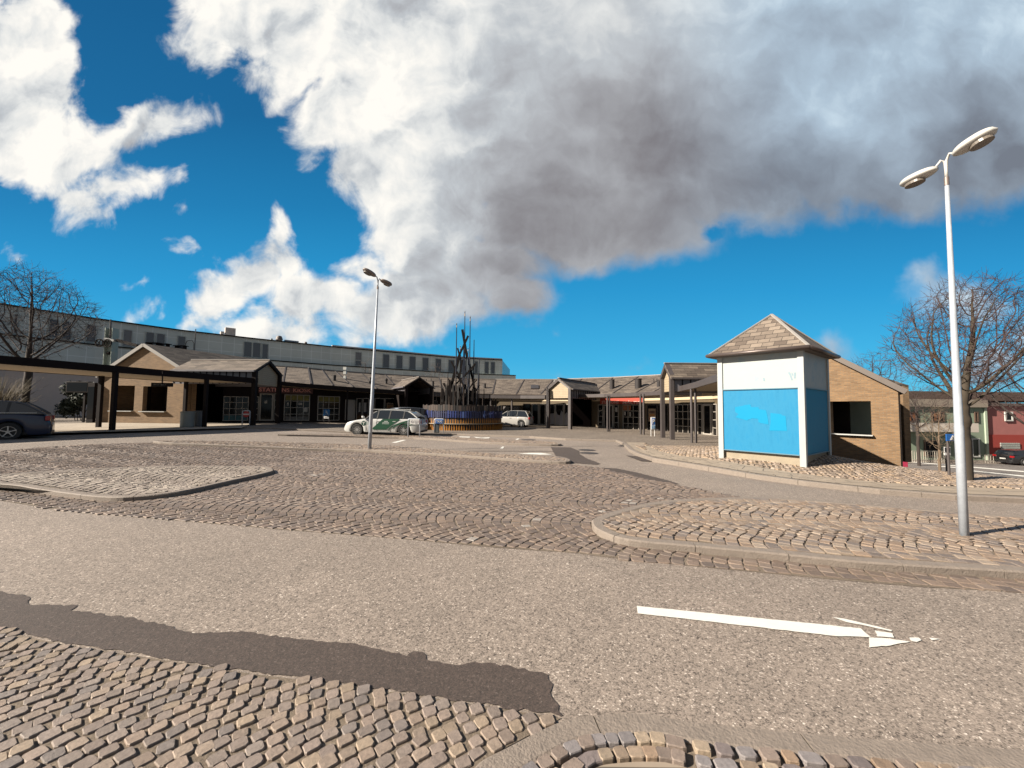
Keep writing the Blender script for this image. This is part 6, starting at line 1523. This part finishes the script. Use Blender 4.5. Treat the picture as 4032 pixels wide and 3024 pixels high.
def rwin(px0,px1,py0,py1,mat,parent,name='window',Y=GYR,frame=None):
    a, b = at(px0,py0,Y-.04), at(px1,py1,Y-.04); mb = MB()
    for x in (a.x,b.x): mb.box((x,Y-.05,(a.z+b.z)/2),(.12,.1,a.z-b.z+.12))
    for z in (a.z,b.z): mb.box(((a.x+b.x)/2,Y-.05,z),(b.x-a.x-.12,.09,.12))
    f = mb.build(name, frame or M('brown_frame',(.10,.06,.04),.6), parent); mb = MB(); mb.box(((a.x+b.x)/2,Y-.02,(a.z+b.z)/2),(b.x-a.x-.1,.03,a.z-b.z-.1)); mb.build('pane', mat, f); return f
for x0,x1 in ((3573,3612),(3668,3716),(3792,3812),(3838,3851)): rwin(x0,x1,1623,1661,GLASS,gb)
for x0,x1 in ((3584,3590),(3596,3606),(3680,3690),(3697,3706)): 
    a, b = at(x0,1628,GYR-.1), at(x1,1656,GYR-.1); mb = MB(); mb.box(((a.x+b.x)/2,GYR-.06,(a.z+b.z)/2),(b.x-a.x,.03,a.z-b.z)); mb.build('curtain', M('brown_curtain',(.20,.07,.02),.8), gb)
mb = MB(); a, b = at(3556,1664,GYR-1.2), at(3852,1702,GYR-1.2); mb.box(((a.x+b.x)/2,GYR-1.2,(a.z+b.z)/2),(b.x-a.x,.12,a.z-b.z)); mb.box(((a.x+b.x)/2,GYR-.6,b.z+.05),(b.x-a.x,1.2,.14)); mb.box((a.x+.06,GYR-.6,(a.z+b.z)/2),(.1,1.1,a.z-b.z)); mb.build('balcony', M('balcony_white',(.62,.55,.48),.7), gb)
rwin(3826,3856,1728,1798,M('door_dark_green',(.04,.05,.03),.5),gb,'door',frame=WHITE); rwin(3640,3700,1735,1795,GLASS,gb)
rb = thing('red_building', (at(3990,1800,GYR).x, GYR, ZS), 'two-storey building, pink above and dark red below, across the street', 'building')
rblock('',3891,4330,GYR+.15,zy(1710),zy(1597),10,M('dusty_pink_render',(.36,.13,.12),.85),'upper_wall',rb); rblock('',3891,4330,GYR+.1,ZS-.3,zy(1710),10,M('deep_red_render',(.30,.035,.025),.8),'lower_wall',rb); rblock('',3893,4330,GYR-.1,zy(1597),zy(1585),1,M('rb_cornice',(.12,.08,.07),.8),'cornice',rb)
rwin(3957,3986,1623,1656,GLASS,rb,Y=GYR+.1,frame=WHITE); rwin(4080,4110,1623,1656,GLASS,rb,Y=GYR+.1,frame=WHITE)
a, b = at(3941,1743,GYR), at(4019,1779,GYR); mb = MB(); 
for i in range(10):
    for j in range(5): mb.box((a.x+(b.x-a.x)*(i+.5)/10,GYR+.05,b.z+(a.z-b.z)*(j+.5)/5),((b.x-a.x)/10*.82,.1,(a.z-b.z)/5*.8))
mb.build('glass_block_window', M('glass_block',(.34,.36,.34),.2,var=.3,vs=2), rb)
# fence of slim pale uprights
def picket(px0,px1,Y,pyt,pyb,label,dark=False):
    a, b = at(px0,pyb,Y), at(px1,pyt,Y); r = thing('picket_railing', ((a.x+b.x)/2,Y,ZS), label, 'railing', 'railings along the far pavement')
    n_ = int((b.x-a.x)/.22); mb = MB()
    for z in (b.z, ZS+.25): mb.beam((a.x,Y,z),(b.x,Y,z),.05,.05)
    for i in range(n_+1):
        x = a.x+(b.x-a.x)*i/n_; mb.box((x,Y-.003,(ZS+b.z)/2),(.05,.04,b.z-ZS))
    mb.build('bars', M('fence_pale',(.42,.38,.32),.6), r)
picket(3592,3725,38.6,1777,1805,'pale railing in front of the green building beyond the street'); picket(3880,3922,38.6,1792,1815,'pale railing left of the black car'); 
p = at(3569,1803,37.5); mb = MB(); mb.tube([(p.x,37.5,ZS),(p.x,37.5,at(3569,1600,37.5).z)],.08,8); tag(mb.build('flag_pole', WHITE), 'thin white pole standing in front of the green building', 'pole')
p = at(3551,1803,33.0); r = thing('pink_bin', (p.x,33,zg(p.x,33)), 'pink container with a dark top at the corner of the brick wall', 'bin'); h_ = at(3551,1766,33).z
mb = MB(); mb.box((p.x,33,zg(p.x,33)+(h_-zg(p.x,33))*.33),(.50,.5,(h_-zg(p.x,33))*.66)); mb.build('bin_body', M('hot_pink',(.62,.05,.12),.5), r, bevel=.03); mb = MB(); mb.box((p.x,33,zg(p.x,33)+(h_-zg(p.x,33))*.84),(.52,.52,(h_-zg(p.x,33))*.34)); mb.build('lid', MGREY, r, bevel=.03)
# sign posts between lamp and tree
g = G(3743,1874,.0,zp); r = thing('pedestrian_sign', g, 'blue pedestrian crossing sign on a grey post behind the near lamp', 'sign'); Y = g.y
mb = MB(); t_ = at(3741,1712,Y+.03); mb.tube([(g.x,Y+.03,g.z-.15),(g.x,Y+.03,t_.z)],.026,8); mb.build('post', GREYF, r)
o, a, b = board(r,3724,3774,1709,1737,Y,SBLUE); c = (a+b)/2
mb = MB(); mb.prism([Vector((c.x-.075,Y-.045,b.z+.025)),Vector((c.x+.075,Y-.045,b.z+.025)),Vector((c.x,Y-.045,a.z-.02))],Vector((0,-.004,0))); mb.build('white_triangle', SWHITE, r)
mb = MB(); mb.beam((c.x,Y-.052,c.z+.02),(c.x-.004,Y-.052,c.z-.02),.016,.004,up=(0,1,0)); mb.beam((c.x,Y-.052,c.z-.02),(c.x+.02,Y-.052,b.z+.035),.01,.004,up=(0,1,0)); mb.beam((c.x,Y-.052,c.z-.02),(c.x-.02,Y-.052,b.z+.035),.01,.004,up=(0,1,0)); mb.build('walking_figure', TRIM, r)
g = G(3729,1872,.0,zp); p = at(3729,1800,12.5); r = thing('parking_sign', (p.x,12.5,zp(p.x,12.5)), 'small white P sign with a lower plate beside the pedestrian sign', 'sign'); Y = 12.5
mb = MB(); mb.tube([(p.x,Y+.03,zp(p.x,Y)-.2),(p.x,Y+.03,at(3729,1762,Y).z)],.022,8); mb.build('post', GREYF, r)
o, a, b = board(r,3717,3742,1760,1781,Y,SWHITE); o, a2, b2 = board(r,3719,3740,1762,1779,Y-.014,M('sign_black',(.03,.03,.035),.5,var=0),'dark_face'); text('P','lettering',SWHITE,r,((a2.x+b2.x)/2-.035,Y-.066,b2.z+.02),(1,0,0),(0,-1,0),(a2.z-b2.z)-.04,.07,bold=.02)
board(r,3717,3742,1783,1793,Y,SWHITE,'lower_plate')

# ---- bare trees, grown towards a cloud of points inside the crown
def tree(name, base, H, seed, label, rx, zc0, ry=None, off=(0,0), r0=.18, n=650, bark=None, twig=None, group=None, step=None, flat=1.0, twl=.6, nt=4, shape=2.2):
    g_ = np.random.default_rng(seed); r = thing(name, base, label, 'tree', group); base = np.array(base, float)
    ry = ry or rx; step = step or H*.028; hz = (H-zc0)/2; c = np.array([off[0], off[1], zc0+hz])
    q = g_.uniform(-1, 1, (n*4, 3)); d_ = np.linalg.norm(q, axis=1); q = q[(d_ < 1) & (d_ > .30)][:n]
    wid = 1-.30*np.clip(q[:, 2], 0, 1)**shape
    A = c + q*np.array([rx, ry, hz])*np.stack([wid, wid, np.ones(len(q))], 1)
    A[:, :2] *= np.clip((A[:, 2:3]-zc0)/(hz*.7), .25, 1)**.5
    nodes = [np.array([0,0,-.15]), np.array([0,0,zc0*.5])]; par = [-1, 0]
    k = 1
    while nodes[-1][2] < zc0*1.05: nodes.append(nodes[-1]+np.array([g_.normal(0,.02), g_.normal(0,.02), step])); par.append(len(nodes)-2)
    N = np.array(nodes); alive = np.ones(len(A), bool); stem = len(N)
    dd = np.linalg.norm(A[:, None]-N[None, 1:], axis=2); nearA = dd.argmin(1)+1; dA = dd.min(1)
    for it in range(150):
        if not alive.any(): break
        P_ = A[alive]; near = nearA[alive]; dm = dA[alive]
        new, np_ = [], []
        for i in np.unique(near):
            m = (near == i); v = (P_[m]-N[i]); v = (v/np.linalg.norm(v, axis=1)[:, None]).sum(0)+g_.normal(0, .16, 3); L = np.linalg.norm(v)
            if L < 1e-3: continue
            p = N[i]+v/L*step
            if np.min(np.linalg.norm(N-p, axis=1)) > step*.35: new.append(p); np_.append(i)
        if not new: break
        n0 = len(N); N = np.vstack([N, new]); par += np_
        dd = np.linalg.norm(A[:, None]-N[None, n0:], axis=2); m1 = dd.min(1); i1 = dd.argmin(1)+n0; up_ = m1 < dA; nearA[up_] = i1[up_]; dA[up_] = m1[up_]
        alive &= dA > step*1.3
    kids = [[] for _ in par]
    for i, p in enumerate(par):
        if p >= 0: kids[p].append(i)
    tip = H*.0008; rad = np.zeros(len(par))
    for i in range(len(par)-1, -1, -1): rad[i] = tip if not kids[i] else (sum(rad[j]**2.25 for j in kids[i]))**(1/2.25)
    order = list(range(len(par))); 
    sc = r0/rad[0]; ex = math.log(r0/tip)/math.log(rad[0]/tip) if rad[0] > tip*1.5 else 1
    rad = tip*(rad/tip)**ex
    thick, thin = MB(), MB(); R_ = random.Random(seed)
    def chain(i):
        pts, rr = ([N[par[i]]] if par[i] >= 0 else []) + [N[i]], ([min(rad[par[i]], rad[i]*1.25)] if par[i] >= 0 else []) + [rad[i]]
        while kids[i]:
            ks = sorted(kids[i], key=lambda j: -rad[j]); todo.extend(ks[1:]); i = ks[0]; pts.append(N[i]); rr.append(rad[i])
        return pts, rr
    todo = [0]
    while todo:
        pts, rr = chain(todo.pop()); pts = [Vector(p+base) for p in pts]; big = rr[0] > r0*.22
        (thick if big else thin).tube(pts, rr, 8 if big else (5 if rr[0] > r0*.08 else 3), cap=False)
        e = pts[-1]; d0 = (pts[-1]-pts[-2]).normalized()
        for m in range(1, len(pts)):
            if rr[m] > r0*.10: continue
            for _ in range(nt if m == len(pts)-1 else (1 if R_.random() < .9 else 0)):
                d1 = (pts[m]-pts[m-1]).normalized(); v = (d1+Vector((R_.gauss(0,.5),R_.gauss(0,.5),R_.gauss(.15,.4)))).normalized(); L = twl*R_.uniform(.5,1.2)*H/10
                a1 = pts[m]+v*L*.5; v2 = (v+Vector((R_.gauss(0,.25),R_.gauss(0,.25),R_.gauss(.1,.2)))).normalized(); thin.tube([pts[m], a1, a1+v2*L*.5], [tip*.9, tip*.75, tip*.45], 3, cap=False)
    (thick.build('trunk', bark or M('bark',(.040,.027,.022),.9,var=.35,vs=12), r, smooth=True)); thin.build('crown', twig or M('twigs',(.050,.032,.030),.9,var=.3), r)
    print(name, len(thin.f)); return r
TW2 = M('reddish_twigs',(.062,.036,.034),.9,var=.3)
pL = pt_at(98, 29.5)
tree('bare_tree', (pL.x, pL.y, .3), 11.9, 5, 'large bare tree standing behind the canopy at the left edge', 3.3, 4.4, ry=4.2, r0=.22, n=2300, twl=.7, step=.26)
tb = G(3808,1893,0,zp)
tree('bare_tree', (tb.x+.1, tb.y+.1, zg(tb.x,tb.y)), 4.95, 21, 'bare tree with a mossy trunk just behind the near lamp at the right', 1.32, 1.85, ry=1.7, r0=.12, n=2300, off=(.25,0), step=.088, bark=M('mossy_bark',(.050,.036,.022),.9,var=.4,vs=10), twig=TW2)
p = pt_at(4075, 21); tree('bare_tree', (p.x, p.y, zg(p.x,p.y)), 8.3, 33, 'wide bare tree at the right edge beyond the near one', 2.9, 2.8, r0=.14, n=1600, twig=TW2)
p = pt_at(3444, 38); tree('bare_tree', (p.x, p.y, zg(p.x,p.y)), 10.9, 8, 'bare round tree rising behind the right brick gable wall', 2.4, 5.6, r0=.15, n=1000, twig=TW2)
p = pt_at(3610, 36); tree('bare_tree', (p.x, p.y, zg(p.x,p.y)), 7.6, 81, 'low bare tree over the roof of the green building', 2.6, 3.4, r0=.12, n=700, twig=TW2)
p = pt_at(3690, 30); tree('bare_tree', (p.x, p.y, zg(p.x,p.y)), 5.2, 12, 'small bare tree in front of the white balcony', 1.3, 1.6, r0=.09, n=400, twig=M('tan_twigs',(.20,.14,.09),.9), bark=M('tan_bark',(.16,.11,.07),.9))
for px_, Y, h_, sd, lb in ((1432,55,8.6,3,'thin bare tree behind the station roof, left of the lamp pole'), (1462,56,7.3,31,'smallest bare tree behind the station roof just left of the lamp pole'), (1708,58,8.3,4,'bare tree behind the station roof next to the sculpture')):
    p = pt_at(px_, Y); tree('bare_tree', (p.x, p.y, 0), h_, sd, lb, 1.0 if px_ < 1500 else 1.9, h_*.5, r0=.10, n=200, twig=M('far_twigs',(.16,.11,.085),.9), group='small bare trees behind the station roof')
# leafy shrubs by the left canopy
def shrub(name, c, rad, h, n, mat, label, seed=1, stems=True, ls=.09):
    R_ = random.Random(seed); r = thing(name, c, label, 'shrub'); mb = MB(); c = Vector(c)
    blobs = [(Vector((R_.uniform(-.7,.7)*rad, R_.uniform(-.6,.6)*rad, h*R_.uniform(.15,.85))), rad*R_.uniform(.35,.6)) for _ in range(14)]
    for i in range(n):
        b, br = R_.choice(blobs); v = Vector((R_.gauss(0,1),R_.gauss(0,1),R_.gauss(0,1))).normalized()*br*R_.uniform(.5,1.1); p = c+b+v
        u = Vector((R_.gauss(0,1),R_.gauss(0,1),R_.gauss(0,1))).normalized(); w_ = u.cross(v).normalized() if u.cross(v).length > 0 else Vector((1,0,0)); s = ls*R_.uniform(.6,1.3)
        if p.z < c.z: continue
        mb.face([p-u*s, p+w_*s*.5, p+u*s, p-w_*s*.5])
    mb.build('foliage', mat, r); mb = MB()
    for _ in range(9): mb.tube([c+Vector((R_.uniform(-.2,.2)*rad,R_.uniform(-.2,.2)*rad,-.1)), c+Vector((R_.uniform(-.8,.8)*rad,R_.uniform(-.6,.6)*rad,h*R_.uniform(.6,1.0)))],[.03,.01],4)
    mb.build('stems', MATS['bark'], r)
p = pt_at(320, 31); shrub('ivy_shrub', (p.x, p.y, .3), 1.1, 3.3, 5000, M('ivy_leaf',(.018,.028,.012),.6,var=.4), 'dark green shrub behind the wide departure board', 4, ls=.13)
p = pt_at(-25, 28); r_ = random.Random(9); rt = thing('willow_shrub', (p.x, p.y, .3), 'yellowish bare twiggy bush at the left edge under the canopy', 'shrub'); mb = MB()
for i in range(420):
    a = r_.uniform(0,6.28); s = r_.uniform(0,1.5); q0 = Vector((p.x+.3*math.cos(a), p.y+.3*math.sin(a), .2)); h_ = r_.uniform(1.5,3.6); q1 = q0+Vector((math.cos(a)*s*.6, math.sin(a)*s*.6, h_*.6)); q2 = q0+Vector((math.cos(a)*s*1.4+r_.gauss(0,.2), math.sin(a)*s*1.4, h_))
    mb.tube([q0,q1,q2],[.018,.012,.005],3,cap=False)
mb.build('twigs', M('willow_yellow',(.09,.06,.02),.8), rt)

# ---- calibrate reflectances to the exposure: every surface keeps its hue, about 0.6 of the value written above
for m in bpy.data.materials:
    if not m.use_nodes: continue
    b = m.node_tree.nodes.get('Principled BSDF')
    if not b: continue
    i = b.inputs['Base Color']
    if i.is_linked:
        src = i.links[0].from_socket; s_ = m.node_tree.nodes.new('ShaderNodeVectorMath'); s_.operation = 'SCALE'; s_.inputs['Scale'].default_value = .62
        m.node_tree.links.new(src, s_.inputs[0]); m.node_tree.links.new(s_.outputs[0], i)
    else: c = i.default_value; i.default_value = (c[0]*.62, c[1]*.62, c[2]*.62, 1)
